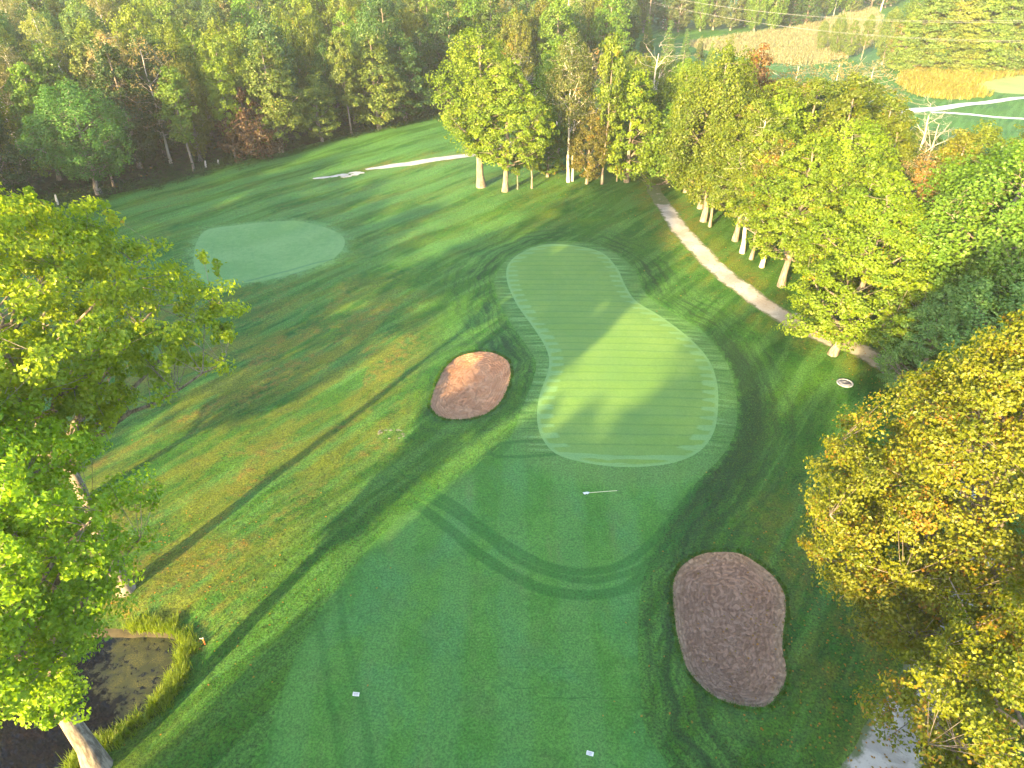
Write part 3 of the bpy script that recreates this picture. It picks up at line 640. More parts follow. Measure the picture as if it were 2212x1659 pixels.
hand = [  # base x, base y, top y, width factor, kind, variant, colour, autumn, name, label
 # grove at the centre
 (1040,403,62,1.35,'m:cr',0,LIME,.08,'maple_tree','tallest lime green maple at the left end of the grove'),
 (1091,413,128,1.15,'m:ov',0,LIME,.08,'maple_tree','wide lime green maple with a stout pale trunk at the front of the grove'),
 (1118,409,298,.8,'f:sl',0,GRN,.1,'young_tree','small green tree just right of the stout grove maple'),
 (1149,407,262,.9,'f:sl',1,YG,.1,'young_tree','young yellow green tree with thin straight stem at the grove front'),
 (1183,381,255,1.0,'f:ov',0,GRN,.2,'young_tree','short bushy tree a little behind the grove front'),
 (1228,393,72,1.0,'f:as',0,(.09,.125,.03),.15,'aspen_tree','tall aspen with paired pale trunks in the middle of the grove'),
 (1236,391,95,.8,'f:as',1,(.09,.12,.035),.1,'aspen_tree','aspen standing against the paired pale trunks'),
 (1267,397,232,.8,'f:ov',1,OLV,.16,'leafy_tree','brownish green tree leafy to its foot in the grove'),
 (1300,398,66,.75,'f:sl',0,YG,.1,'aspen_tree','tall slender tree with a bare leaning stem in the grove'),
 (1353,394,152,.95,'f:ov',2,LIME,.1,'maple_tree','yellow green tree at the right end of the grove'),
 (1332,392,268,.6,'f:sl',1,GRN,.1,'young_tree','thin small tree between the slender tree and the yellow green one'),
 (1205,338,88,1.0,'f:up',0,GRN,.15,'leafy_tree','dense green tree behind the pale trunks of the grove'),
 (1270,338,110,1.0,'f:th',0,TAN,.2,'thin_tree','half bare tan tree behind the grove'),
 (1350,345,150,1.0,'f:ov',0,GRN,.1,'leafy_tree','round green tree behind the right end of the grove'),
 (1403,300,66,1.15,'f:de',0,GRN,0,'dead_tree','big bleached dead tree with crooked limbs above the grove'),
 (1120,345,105,.8,'f:de',1,GRN,0,'dead_tree','bare branched dead top behind the stout grove maple'),
 # beside the cart path
 (1440,396,235,1.15,'f:bu',0,GRN,.05,'bushy_tree','dark green tree with foliage drooping onto the start of the cart path'),
 (1519,478,105,1.05,'m:up',0,YG,.06,'maple_tree','tall yellow green maple on a grey trunk where the cart path begins'),
 (1533,490,190,.8,'f:sl',0,YG,.1,'young_tree','slim tree right against the tall grey trunked maple'),
 (1587,520,215,.9,'m:ov',1,YG,.12,'maple_tree','yellow green tree on a pale leaning trunk halfway along the path'),
 (1603,546,240,1.,'m:sl',0,YG,.1,'birch_tree','birch with the brightest white trunk beside the cart path'),
 (1622,560,262,.9,'f:sl',1,YG,.15,'young_tree','thin spotted trunk tree right of the white birch'),
 (1645,577,300,.9,'m:sl',0,OLV,.3,'birch_tree','birch with pale flared foot nearest the side gravel patch'),
 (1688,618,290,1.05,'m:ov',0,LIME,.12,'maple_tree','maple on a thick short sunlit trunk above the cart path'),
 (1797,765,372,1.0,'m:lo',0,LIME,.12,'maple_tree','layered lime green maple standing on the near side of the cart path'),
 (1770,600,262,1.0,'m:up',0,LIME,.05,'maple_tree','maple with upright bright shoots behind the thick trunk'),
 (1640,470,170,1.0,'m:ov',0,YG,.1,'maple_tree','wide yellow green maple behind the white birch'),
 (1700,480,168,1.0,'m:ov',1,YG,.1,'maple_tree','open topped maple with pale limbs showing behind the path trees'),
 (1600,400,95,.9,'f:ov',1,(.19,.115,.045),.30,'maple_tree','maple turning orange red above the path trees'),
 (1915,640,330,.9,'f:co',0,(.17,.125,.045),.12,'conifer_tree','brown tinged cedar between the lime maple and the big green maple'),
 (2040,790,330,1.25,'m:up',0,(.080,.165,.018),.02,'maple_tree','big green maple with upright shoots at the right edge'),
 (2175,760,330,1.1,'m:up',0,(.080,.165,.018),.02,'maple_tree','green maple cut by the right edge beside the big one'),
 (1960,870,622,.9,'m:lo',0,(.125,.25,.07),.03,'leafy_tree','small dark blue green tree above the orange beech'),
 (2110,900,590,1.1,'m:up',0,(.12,.24,.07),.05,'leafy_tree','shaded blue green tree behind the orange beech'),
 (2000,800,520,1.1,'m:lo',0,(.13,.25,.04),.03,'leafy_tree','fresh green tree between the big green maple and the blue green one'),
 (2190,850,540,1.1,'m:lo',0,(.13,.25,.05),.03,'leafy_tree','fresh green tree at the right edge just above the orange beech'),
 (1945,450,196,1.0,'f:de',0,GRN,0,'dead_tree','leaning grey dead tree with fanned branches in front of the white path'),
 (1975,430,225,.8,'f:de',1,GRN,0,'dead_tree','smaller bare dead tree next to the fanned one'),
 (2060,470,262,1.0,'f:ov',0,YG,.1,'leafy_tree','flat topped yellow green tree below the white path'),
 (2160,480,268,1.0,'f:ov',1,YG,.15,'leafy_tree','yellow green tree below the white path near the right edge'),
 (2010,520,280,1.0,'f:ov',2,(.16,.19,.02),.1,'leafy_tree','golden green tree behind the brown cedar'),
 (1870,440,205,1.0,'f:ov',2,YG,.1,'leafy_tree','round yellow green tree at the top of the right hand wood'),
 (1800,420,165,1.1,'f:up',1,YG,.05,'maple_tree','big yellow green maple on the skyline of the right hand wood'),
 (1760,350,118,1.1,'f:th',0,TAN,.12,'thin_tree','tan half bare tree near the hayfield'),
 (1690,330,128,1.1,'f:th',1,TAN,.15,'thin_tree','tan thin tree with red tips near the hayfield'),
 (1840,330,130,1.1,'f:th',1,TAN,.2,'thin_tree','greyish tan thin tree left of the goldenrod'),
 # on the edge of the left wood
 (60,372,120,1.0,'f:as',0,(.14,.155,.06),.08,'birch_tree','leaning birch with thin brown crown at the far left of the wood'),
 (95,355,95,.9,'f:as',1,(.13,.15,.055),.08,'birch_tree','thin birch just right of the leaning one'),
 (215,420,182,1.15,'m:up',0,(.060,.170,.035),0,'maple_tree','bright green round maple standing out from the dark wood'),
 (295,345,62,1.1,'f:as',1,(.17,.165,.075),.2,'aspen_tree','pale grey green aspen with a curved white trunk in the left wood'),
 (370,352,88,1.0,'f:th',0,(.17,.15,.06),.10,'thin_tree','thin rusty crowned tree beside the pale aspen'),
 (420,372,140,.9,'f:sl',0,GRN,.03,'maple_tree','slim bright maple with three tiers of leaves at the wood edge'),
 (510,342,118,.75,'f:sl',1,LIME,.03,'young_tree','spindly lime green tree leaning out of the wood'),
 (545,338,195,1.1,'f:bu',1,(.080,.048,.026),.03,'bushy_tree','dull red tree low in the wood edge'),
 (607,329,88,1.05,'f:ov',1,(.10,.155,.025),.06,'maple_tree','sunlit maple on a bare curved stem at the wood edge'),
 (697,306,160,.95,'f:ov',2,(.085,.14,.025),.06,'maple_tree','maple with a short thick stem at the wood edge'),
 (760,292,62,.85,'f:sl',0,(.10,.15,.025),.06,'maple_tree','tall narrow tree on twin stems at the wood edge'),
 (820,278,70,1.1,'f:ov',0,(.095,.15,.025),.06,'maple_tree','broad sunlit maple right of the twin stems'),
 (878,262,75,1.1,'f:ov',2,DK,.03,'leafy_tree','dark green tree closing the wood edge near the grove'),
]
for bx, by, ty, wx, k, vi, c, au, nm, lb in hand:
    b = G(bx, by); H = hgt_at(b, ty); src, kk = k.split(':')
    pr = (mid if src == 'm' else far)[kk]; pr = pr[vi % len(pr)]
    H = max(4, min(H, 27)); s = H/pr.H
    c = tuple(np.array(c)*random.uniform(.78, 1.12))
    plant(pr, b, H, c, au, lb, name=nm, wx=wx*min(1.35, max(.8, 18/H if pr.H > 10 else 1)))
# white broken snag in the left wood
def snag(loc, H, label):
    r = np.random.default_rng(5); z = np.linspace(-.3, H, 9); pt = np.c_[np.cumsum(r.normal(0, .06, 9)), np.cumsum(r.normal(0, .06, 9)), z]; rd = np.linspace(.30, .17, 9); rd[-1] = .05
    L = [(pt, rd)]
    for k in range(5):
        s = pt[6+k % 2]; a = r.uniform(0, 6.28); e = s+np.array([math.cos(a)*.9, math.sin(a)*.9, .5]); L.append((bez(s, (s+e)/2, e, 3), np.array([.06, .04, .015])))
    v, f = tubes(L, 7); o = mesh_np('dead_tree', v, f, M['birch'], True); o.location = loc; tag(o, label, 'dead tree'); return o
b = G(190, 330); snag(b, hgt_at(b, 137), 'broken white dead trunk poking above the left wood')

# --- fillers: woods
def poisson(poly, sp, n=9000, seed=1, avoid=3.0):
    r = np.random.default_rng(seed); lo, hi = poly.min(0), poly.max(0); q = r.uniform(lo, hi, (n, 2)); q = q[inside(q, poly)]; out = []
    ex = np.array(placed)
    for p_ in q:
        if len(ex) and np.min((ex[:, 0]-p_[0])**2+(ex[:, 1]-p_[1])**2) < avoid**2: continue
        if out and np.min(np.sum((np.array(out)-p_)**2, 1)) < sp**2: continue
        out.append(p_)
    return np.array(out)
def onscreen(x, y, z=10.):
    dz = z-CAMZ; dep = y*CP-dz*SP; vy = y*SP+dz*CP
    return (H2-vy/dep*F), (W2+x/dep*F)
zones = [('left wood', flat([(-330,500),(0,445),(250,408),(450,357),(600,320),(820,270),(950,238),(1180,215),(1330,160),(1400,60),(1330,18),(1000,12),(600,12),(0,22),(-400,60)]), 5.6, 14, 20)]
kinds = [('up', 'yellow green maple', YG, .07, .3), ('ov', 'mid green tree', GRN, .05, .26), ('ov', 'dark green tree', DK, .03, .20), ('up', 'deep blue green tree', BLU, .03, .12), ('as', 'pale aspen', PALE, .1, .06), ('th', 'thin brownish tree', TAN, .1, .03), ('sl', 'narrow green tree', (.08, .13, .03), .1, .10)]
kp = np.array([k[4] for k in kinds]); kp /= kp.sum()
r_ = np.random.default_rng(33); cnt = 0
zp = zones[0][1]; q = poisson(zp, 5.4, seed=3, avoid=3.2); q = q[np.argsort(q[:, 1])]
edge = smooth_open(flat(WOODEDGE), 5)
for p_ in q:
    if cnt >= 290: break
    de = seg_dist(p_[None], edge[:-1], edge[1:])[0][0]
    H = r_.uniform(13.5, 19.5) if de > 6 else r_.uniform(11, 17)
    sy, sx = onscreen(p_[0], p_[1], H)
    if sx < -120 or sx > 2330 or sy < -60: continue
    kk = kinds[r_.choice(len(kinds), p=kp)]
    if de < 9 and kk[0] in ('th',): kk = kinds[2]
    row = 'front rows' if de < 10 else ('middle' if de < 40 else 'far side')
    third = 'behind left green' if sx < 420 else ('left of grove' if sx < 900 else 'behind grove')
    pr = far[kk[0]]; cnt += 1
    lb = f'{kk[1]}s, {row} of wood {third}'
    nm = {'as': 'aspen_tree', 'up': 'maple_tree', 'ov': 'leafy_tree', 'th': 'thin_tree', 'sl': 'narrow_tree'}[kk[0]]
    c = tuple(np.array(kk[2])*r_.uniform(.88, 1.12, 3)*r_.uniform(.6, 1.15))
    plant(pr[r_.integers(len(pr))], (*p_, float(height(p_)[0])), H, c, kk[3]+r_.uniform(-.05, .05)+.12*(r_.uniform() < .04), lb, lb, nm)
# right hand wood between the cart path and the fields
q = poisson(RIGHTWOOD, 5.6, seed=5, avoid=4.0)
for p_ in q:
    py, px = onscreen(p_[0], p_[1], 0)
    if px > 2500: continue
    lim = np.interp(px, [1300, 1450, 1600, 1750, 1880, 2000, 2212], [70, 100, 130, 150, 215, 275, 285])+25
    b = np.array([*p_, float(height(p_)[0])]); H = min(hgt_at(b, lim), 17)*r_.uniform(.8, 1.0)
    if H < 3.5: continue
    kk = [('ov', 'yellow green tree', YG, .1), ('up', 'lime green maple', LIME, .06), ('ov', 'mid green tree', GRN, .1), ('th', 'half bare tan tree', TAN, .08), ('ov', 'olive tree', OLV, .1), ('up', 'dark green tree', DK, .05)][r_.choice(6, p=[.3, .2, .22, .1, .1, .08])]
    row = 'near cart path' if p_[1] < 85 else ('middle' if p_[1] < 115 else 'far side')
    side = 'left half' if px < 1750 else 'right half'
    lb = f'{kk[1]}s, {row}, {side} of right wood'
    pr = far['bu'] if H < 8 else far[kk[0]]
    plant(pr[r_.integers(len(pr))], b, H, tuple(np.array(kk[2])*r_.uniform(.9, 1.1, 3)*r_.uniform(.6, 1.1)), kk[3], lb, lb, {'ov': 'leafy_tree', 'up': 'maple_tree', 'th': 'thin_tree'}[kk[0]], wx=1.1)
# trees on the rise behind the goldenrod
hill = [(1945,150,20,.9,'hd'),(1985,150,-25,1.25,'hd'),(2035,150,-35,1.3,'hd'),(2090,150,-30,1.3,'hd'),(2140,152,-20,1.2,'hd'),(2190,152,-10,1.2,'hd'),(2240,152,-5,1.2,'up'),(1905,140,18,1.,'up'),(1860,128,30,1.,'sl'),(1800,120,30,.9,'up'),(1770,112,45,.8,'up'),(1830,125,42,.9,'ov'),
        (1925,148,50,.8,'th'),(1960,140,-30,1.1,'up'),(2010,140,-45,1.2,'up'),(2120,140,-40,1.2,'ov'),(2170,140,-30,1.2,'up')]
for i, (bx, by, ty, wx, k) in enumerate(hill):
    b = G(bx, by); c = [(.125, .205, .03), (.10, .17, .035), (.15, .20, .035)][i % 3]
    if k == 'th': c = (.2, .12, .06)
    if bx < 1910: c = (.10, .16, .035)
    pl = 'left of the goldenrod' if bx < 1930 else 'behind the goldenrod'
    plant(far[k][i % len(far[k])], b, min(hgt_at(b, ty), 24), c, .1, f'{ORD[i]} tree from the front of the tall stand {pl}', 'tall trees round the goldenrod', 'woodland_tree', wx=wx)
# conifers in front of the hayfield
for i, (bx, by, ty, c, lb) in enumerate([(1475,150,60,BLU,'spruce at the left end of the hayfield'), (1530,150,88,GRN,'small dark spruce in front of the hayfield'), (1568,160,72,(.10,.15,.03),'yellowish spruce standing out against the hayfield'),
        (1510,130,75,(.09,.13,.04),'greyish spruce left of the small dark one'), (1440,140,42,BLU,'tall blue green spruce behind the bleached dead tree'), (1395,120,30,GRN,'dense spruce behind the grove'), (1556,150,100,DK,'smallest dark spruce beside the yellowish one')]):
    b = G(bx, by); plant(far['co'][i % 2], b, max(5, hgt_at(b, ty)), c, .05, lb, None, 'spruce_tree')
# far treeline behind the hayfield and along the horizon
r_ = np.random.default_rng(77); n = 0
for Y0, x0, x1, sp in ((252, 28, 150, 5.5), (262, 20, 190, 6), (274, 30, 230, 7), (340, -260, 380, 9)):
    for x in np.arange(x0, x1, sp):
        p_ = np.array([x+r_.normal(0, 1.5), Y0+1.0*max(0, x-92)*(Y0 < 300)+r_.normal(0, 2.5)])
        if inside(p_[None], TANFIELD)[0]: continue
        kk = ['co', 'up', 'ov', 'as'][r_.choice(4, p=[.4, .25, .25, .1])]; c = {'co': DK, 'up': GRN, 'ov': (.08, .12, .04), 'as': PALE}[kk]
        word = {'co': 'conifer', 'up': 'green tree', 'ov': 'greyish green tree', 'as': 'pale trunked tree'}[kk]; side = 'behind the hayfield' if x > 60 else 'beyond the left wood'
        plant(far[kk][r_.integers(len(far[kk]))], (*p_, float(height(p_)[0])), r_.uniform(14, 20), c, .05, f'{word}s of the far treeline {side}', f'{word}s of the far treeline {side}', 'far_tree'); n += 1

# --- trees whose shade falls into the picture: behind and left of the camera
def sc_pt(s, c):
    return (s*math.sin(SUN_AZ)+c*math.cos(SUN_AZ), s*math.cos(SUN_AZ)-c*math.sin(SUN_AZ))
shade = [  # along-light s, across c, height, width
 (-24,-16.3,17.0,.8),(-24,-12,18.5,1.1),(-27,-7,18.5,1.2),(-26,-1.5,19.5,1.2),(-24,4,20.5,1.2),(-22,9.5,20.5,1.2),(-20,15,20.5,1.2),(-31,-13.5,19,1.0),(-34,-4,19.5,1.2),(-32,6,21,1.2),(-13,-16.4,12.5,.8),(-14,-12,14.0,1.0),(-15,-8,14.5,1.1),(-14,-2,15,1.1),(-12,4,15,1.1),(-12,9,15,1.1),(-12,14,15,1.1),(-5,-14.5,8.5,.8),(-20,-19.2,15.5,.55),(-12,-19.3,13.5,.5),(-6,-18.6,11.,.5),(-15,-20.6,10.5,.45),(-10,-20.2,9.0,.45),(-5,-19.8,7.5,.45),(-4,-10,9,1.0),
 (-10,-48,19,1.0),(-6,-53,20,1.1),(-8,-59,20,1.2),(-2,-65,20,1.2),(-4,-72,21,1.2),(2,-79,21,1.2),(6,-87,21,1.2),(10,-95,21,1.2),(14,-104,21,1.2),(8,-113,22,1.2),(16,-122,22,1.2),(-20,-56,21,1.1),(-14,-68,22,1.2)]
for i, (s, c, H, w) in enumerate(shade):
    x, y = sc_pt(s, c); pr = far['ov'][i % 3]
    plant(far['hd'][i % 2] if c > -20 else pr, (x, y, float(height((x, y))[0])), H, GRN, .05, 'tree outside the frame shading the grass' , 'trees outside the frame', 'woodland_tree', wx=w*1.1)
x, y = sc_pt(-42, -8.5); plant(far['as'][0], (x, y, 0), 28.5, GRN, .05, 'tallest tree behind the camera', None, 'woodland_tree', wx=1.1)

# ------------------------------------------------------------------ undergrowth, reeds, goldenrod, hay
def leaf_field(name, pos, npc, rc, leaf, color, au, label, up=.7, flat_=.8):
    r = np.random.default_rng(len(pos)); n = len(pos); cc = np.repeat(pos, npc, 0); m = len(cc)
    d = r.normal(size=(m, 3)); d /= np.linalg.norm(d, axis=1)[:, None]; d[:, 2] = np.abs(d[:, 2])
    s = np.repeat(rc*r.uniform(.5, 1.4, n), npc)
    pp = cc+d*np.array([1, 1, flat_])*(s*r.uniform(0, 1, m)**.5)[:, None]
    v = leaf_quads(r, pp, d*.5+np.array([0, 0, up])+r.normal(size=(m, 3))*.4, leaf)
    lv = np.repeat(np.c_[r.uniform(0, 1, m), np.repeat(r.uniform(0, 1, n), npc), np.zeros(m)], 4, 0)
    o = mesh_np(name, v, np.arange(m*4).reshape(-1, 4), M['leaf'], False, {'lv': lv}); o.color = (*color, au); tag(o, label, kind='stuff'); return o
def jitter_line(px, n, wid, seed, z=.1):
    r = np.random.default_rng(seed); L = smooth_open(flat(px), 1.0); i = r.integers(0, len(L)-1, n); q = L[i]+(L[i+1]-L[i])*r.uniform(0, 1, (n, 1))+r.normal(0, wid, (n, 2))
    return np.c_[q, height(q)+z]
U = jitter_line([(x, y-3) for x, y in WOODEDGE], 900, 1.6, 2)
U2 = poisson(flat([(-330,500),(250,412),(600,322),(1180,220),(1180,140),(0,260)]), 2.2, 5000, 9, 0.5); U2 = np.c_[U2, height(U2)+.2]
leaf_field('undergrowth', U, 30, .9, .22, (.035, .075, .022), .05, 'low leafy undergrowth along the edge of the left wood')
leaf_field('undergrowth', U2, 40, 2.1, .40, (.024, .056, .018), .12, 'shaded shrubs on the floor of the left wood')
U3 = poisson(RIGHTWOOD, 2.6, 4000, 11, 1.2); U3 = U3[[sdist(U3, PATH) > 4][0]]; U3 = U3[U3[:, 1] > 75]; U3 = np.c_[U3, height(U3)+.2]
leaf_field('undergrowth', U3, 30, 1.5, .3, (.05, .09, .02), .15, 'shrubs growing under the right hand wood')

def blades(name, pos, nb, hgt, wid, color, au, label, spread=.35, mat='leaf'):
    r = np.random.default_rng(len(pos)+3); m = len(pos)*nb; c = np.repeat(pos, nb, 0)+np.c_[r.normal(0, spread*.35, (m, 2)), np.zeros(m)]
    a = r.uniform(0, 6.28, m); h = hgt*r.uniform(.5, 1.2, m); ln = r.uniform(.1, .8, m)*h; dx = np.c_[np.cos(a), np.sin(a), np.zeros(m)]; pz = np.c_[-np.sin(a), np.cos(a), np.zeros(m)]
    w = (wid*r.uniform(.6, 1.2, m))[:, None]
    m1 = c+dx*(ln*.35)[:, None]+np.array([0, 0, 1])*(h*.65)[:, None]; t = c+dx*ln[:, None]+np.array([0, 0, 1])*h[:, None]
    v = np.stack([c-pz*w, c+pz*w, m1+pz*w*.8, m1-pz*w*.8, t], 1).reshape(-1, 3)
    b = np.arange(m)*5; q = np.stack([b, b+1, b+2, b+3], 1); tr = np.stack([b+3, b+2, b+4], 1)
    lv = np.repeat(np.c_[r.uniform(0, 1, m), np.repeat(r.uniform(0, 1, len(pos)), nb), np.zeros(m)], 5, 0)
    o = mesh_np(name, v, [q, tr], M[mat], False, {'lv': lv}); o.color = (*color, au); tag(o, label, kind='stuff'); return o
R1 = jitter_line([(285,1345),(330,1350),(385,1358),(402,1395),(390,1440),(372,1478),(334,1518),(260,1576),(210,1608),(150,1660)], 260, .22, 4, 0.)
blades('reeds', R1, 26, .48, .013, (.15, .23, .012), -1, 'bright tufts of long grass round the rim of the pond')
r_ = np.random.default_rng(8)
q = r_.uniform(MEADOW.min(0), MEADOW.max(0), (6000, 2)); q = q[inside(q, MEADOW)][:1500]
blades('goldenrod', np.c_[q, height(q)], 8, 1.2, .10, (.21, .20, .045), -1, 'yellow goldenrod flowering over the meadow', 1.6)
q = r_.uniform(TANFIELD.min(0), TANFIELD.max(0), (16000, 2)); q = q[inside(q, TANFIELD)][:5000]
blades('hay', np.c_[q, height(q)], 6, 1.2, .09, (.22, .225, .15), -1, 'tall dry grass of the pale hayfield', 2.2)
# longer grass standing in the near rough
def rough_pts(n, seed, box):
    r = np.random.default_rng(seed); q = np.c_[r.uniform(box[0], box[1], n), r.uniform(box[2], box[3], n)]
    k = (sdist(q, FAIRWAY) > .4) & (sdist(q, BUNKER_L) > .25) & (sdist(q, BUNKER_R) > .25) & (sdist(q, POND) > .2) & (sdist(q, PATH) > .3)
    q = q[k]; return np.c_[q, height(q)]
blades('grass', rough_pts(26000, 5, (-26, 24, 13, 46)), 5, .07, .012, (.060, .120, .010), -1, 'short rough grass blades round the fairway', .5)

for Bk in (BUNKER_L, BUNKER_R):
    r = np.random.default_rng(6); k = r.integers(0, len(Bk), 420); q = Bk[k]+(np.roll(Bk, -1, 0)[k]-Bk[k])*r.uniform(0, 1, (420, 1)); c0 = Bk.mean(0); q = q+(q-c0)/np.linalg.norm(q-c0, axis=1)[:, None]*r.uniform(.02, .22, (420, 1))
    blades('grass', np.c_[q, height(q)-.02], 12, .13, .012, (.045, .12, .010), -1, 'ragged grass lip hanging over the edge of the sand', .16)
r = np.random.default_rng(66); fl = []
for (cx, cy), n, sg in (((19, 22), 900, 5), ((17, 13), 700, 4), ((-20, 26), 500, 4), ((33, 50), 400, 4), ((26, 68), 300, 5), ((9, 92), 400, 8)):
    fl.append(np.c_[r.normal(cx, sg, n), r.normal(cy, sg, n)])
fl = np.vstack(fl); fl = fl[sdist(fl, POND) > 0]; fz = np.c_[fl, height(fl)+.02]
v = leaf_quads(r, fz, np.c_[r.normal(0, .25, (len(fz), 2)), np.ones(len(fz))], .13); lv = np.repeat(r.uniform(0, 1, (len(fz), 3)), 4, 0)
o = mesh_np('fallen_leaves', v, np.arange(len(fz)*4).reshape(-1, 4), M['leaf'], False, {'lv': lv}); o.color = (.22, .16, .03, .5); tag(o, 'scattered fallen leaves on the grass and path under the trees', kind='stuff')
# ------------------------------------------------------------------ small things
def box(name, sx, sy, sz, loc, mat, parent=None, bev=.0, rot=None):
    v = np.array([[x, y, z] for x in (-.5, .5) for y in (-.5, .5) for z in (-.5, .5)])*np.array([sx, sy, sz])
    f = np.array([[0, 1, 3, 2], [4, 6, 7, 5], [0, 4, 5, 1], [2, 3, 7, 6], [0, 2, 6, 4], [1, 5, 7, 3]])
    o = mesh_np(name, v, f, mat, False, parent=parent); o.location = loc
    if rot: o.rotation_euler = rot
    if bev:
        md = o.modifiers.new('b', 'BEVEL'); md.width = bev; md.segments = 2
    return o
def plain(name, c, rough=.5): T = NT(name); p = T.pos(); T.pbr(T.mix(T.ramp(T.noise(p, 14., 3.), .3, .7), tuple(x*.85 for x in c), c), rough); return T.m
M['white'] = plain('white_paint', (.82, .83, .82)); M['cream'] = plain('cream_paint', (.75, .74, .50)); M['print'] = plain('dark_print', (.06, .06, .08)); M['orange'] = plain('orange_paint', (.65, .19, .05))
M['stone'] = simple('grey_stone', (.26, .26, .27), (.42, .42, .44), 5.); M['patch'] = simple('mossy_stone', (.10, .12, .05), (.24, .23, .20), 7.); M['darkhole'] = plain('dark_metal', (.07, .07, .09)); M['planks'] = simple('weathered_planks', (.20, .20, .22), (.30, .30, .33), 3.); M['cable'] = plain('cable_metal', (.38, .38, .39)); M['roofing'] = simple('roof_felt', (.16, .16, .17), (.22, .22, .23), 3.)
# flagstick lying on the fairway
a = G(1259, 1066); b = G(1334, 1060); e = empty('flagstick', tuple(a)); tag(e, 'white flagstick with folded flag lying on the fairway below the green', 'flagstick')
va = Vector(b-a); L_ = va.length; e.rotation_euler = (0, 0, math.atan2(va.y, va.x))
v, f = tubes([(np.array([[.25, 0, .03], [L_*.5, 0, .032], [L_, 0, .03]]), np.array([.016, .016, .013]))], 8); mesh_np('pole', v, f, M['cream'], True, parent=e)
v, f = tubes([(np.array([[L_*.985, 0, .03], [L_+.05, 0, .03]]), np.array([.02, .02]))], 8); mesh_np('ferrule', v, f, M['darkhole'], True, parent=e)
fx = np.linspace(0, .42, 8); fy = np.linspace(0, 1, 5); FV = []
for i, x in enumerate(fx):
    for j, y in enumerate(fy):
        w = [.02, .15, .2, .16, .22, .19, .12, .06][i]
        FV.append([x, .05-y*w-.02*math.sin(x*20), .035+.03*abs(math.sin(x*14+y*5))])
idx = np.arange(40).reshape(8, 5); ff = np.stack([idx[:-1, :-1], idx[1:, :-1], idx[1:, 1:], idx[:-1, 1:]], -1).reshape(-1, 4)
o = mesh_np('flag', FV, ff, M['white'], True, parent=e); md = o.modifiers.new('s', 'SOLIDIFY'); md.thickness = .006
# two little white signs standing on the fairway
for (px, py, rz, lb) in ((770, 1504, -.10, 'small white sign standing on the left half of the fairway'), (1274, 1632, -.28, 'small white sign at the very bottom of the fairway')):
    b = G(px, py); e = empty('fairway_sign', tuple(b), rz); tag(e, lb, 'sign', 'small white signs on the fairway')
    box('board', .31, .025, .17, (0, 0, .17), M['white'], e, .006, (-.95, 0, 0)); box('stake', .03, .02, .2, (0, .02, .05), M['darkhole'], e)
    for k, (zz, ww) in enumerate(((.045, .24), (.005, .22), (-.04, .2))):
        q = Vector((0, -.0145, zz)); q.rotate(__import__('mathutils').Euler((-.95, 0, 0))); box('print_line', ww, .003, .016, (q.x-.01, q.y, q.z+.17), M['print'], e, 0, (-.95, 0, 0))
# orange hazard stake by the pond
b = G(443, 1392); e = empty('hazard_stake', tuple(b)); tag(e, 'short orange hazard stake with a pale cap near the pond', 'stake')
box('post', .055, .055, .5, (0, 0, .23), M['orange'], e, .006); box('cap', .06, .06, .03, (0, 0, .495), M['cream'], e, .006); box('arm', .16, .02, .03, (-.1, 0, .46), M['cream'], e)
# round concrete drain cover at the right
b = G(1825, 828); e = empty('drain_cover', tuple(b)); tag(e, 'round concrete drain cover in the grass left of the blue green tree', 'drain cover')
def disc(name, r1, z0, z1, mat, parent, n=24, r0=0.):
    a_ = np.arange(n)/n*2*np.pi; c_, s_ = np.cos(a_), np.sin(a_)
    v = np.vstack([np.c_[r1*c_, r1*s_, np.full(n, z0)], np.c_[r1*c_, r1*s_, np.full(n, z1)], np.c_[max(r0, .001)*c_, max(r0, .001)*s_, np.full(n, z1)], np.c_[max(r0, .001)*c_, max(r0, .001)*s_, np.full(n, z0)]])
    i = np.arange(n); j = (i+1) % n; f = np.vstack([np.stack([i+k*n, j+k*n, j+(k+1)*n, i+(k+1)*n], 1) for k in range(3)])
    return mesh_np(name, v, f, mat, True, parent=parent)
disc('rim', .62, -.1, .07, M['stone'], e, 28, .5); disc('lid', .5, -.1, .045, M['planks'], e, 28); box('hatch', .42, .26, .02, (.16, -.12, .06), M['darkhole'], e, .01); 
# stone ring / patch in the rough
b = G(848, 938); e = empty('stone_patch', tuple(b)); tag(e, 'worn rectangle of flat grey stones in the sunny rough', 'stone patch')
r_ = np.random.default_rng(12)
for i in range(17):
    x = r_.uniform(-1.0, 1.0); y = r_.uniform(-.55, .55)
    if abs(x) < .7 and abs(y) < .3: y = .45*np.sign(y) if y else .45
    n = 7; aa = np.arange(n)/n*6.28; rr = r_.uniform(.07, .17)*(1+r_.uniform(-.25, .25, n)); tp = np.c_[rr*np.cos(aa), rr*np.sin(aa)*.8]
    v = np.vstack([np.c_[tp, np.full(n, -.03)], np.c_[tp*.85, np.full(n, .02)]]); i0 = np.arange(n); sd = np.stack([i0, (i0+1) % n, (i0+1) % n+n, i0+n], 1)
    o = mesh_np('stone', v, [sd, (i0+n)[None]], M['patch'], False, parent=e); o.location = (x, y, 0)
# grey shed behind the start of the cart path
b = G(1392, 352); e = empty('shed', tuple(b), .3); tag(e, 'grey plank shed half hidden behind the end of the cart path', 'shed')
for i in range(10): box('plank', .27, .05, 2.2, (-1.35+i*.3, -1.0, 1.1), M['planks'], e)
for s in (-1, 1): box('side_wall', .06, 1.96, 2.2, (s*1.5, 0, 1.1), M['planks'], e)
box('back_wall', 2.9, .06, 2.2, (0, .96, 1.1), M['planks'], e); box('roof', 3.5, 2.5, .1, (0, 0, 2.27), M['roofing'], e, 0, (.12, 0, 0))
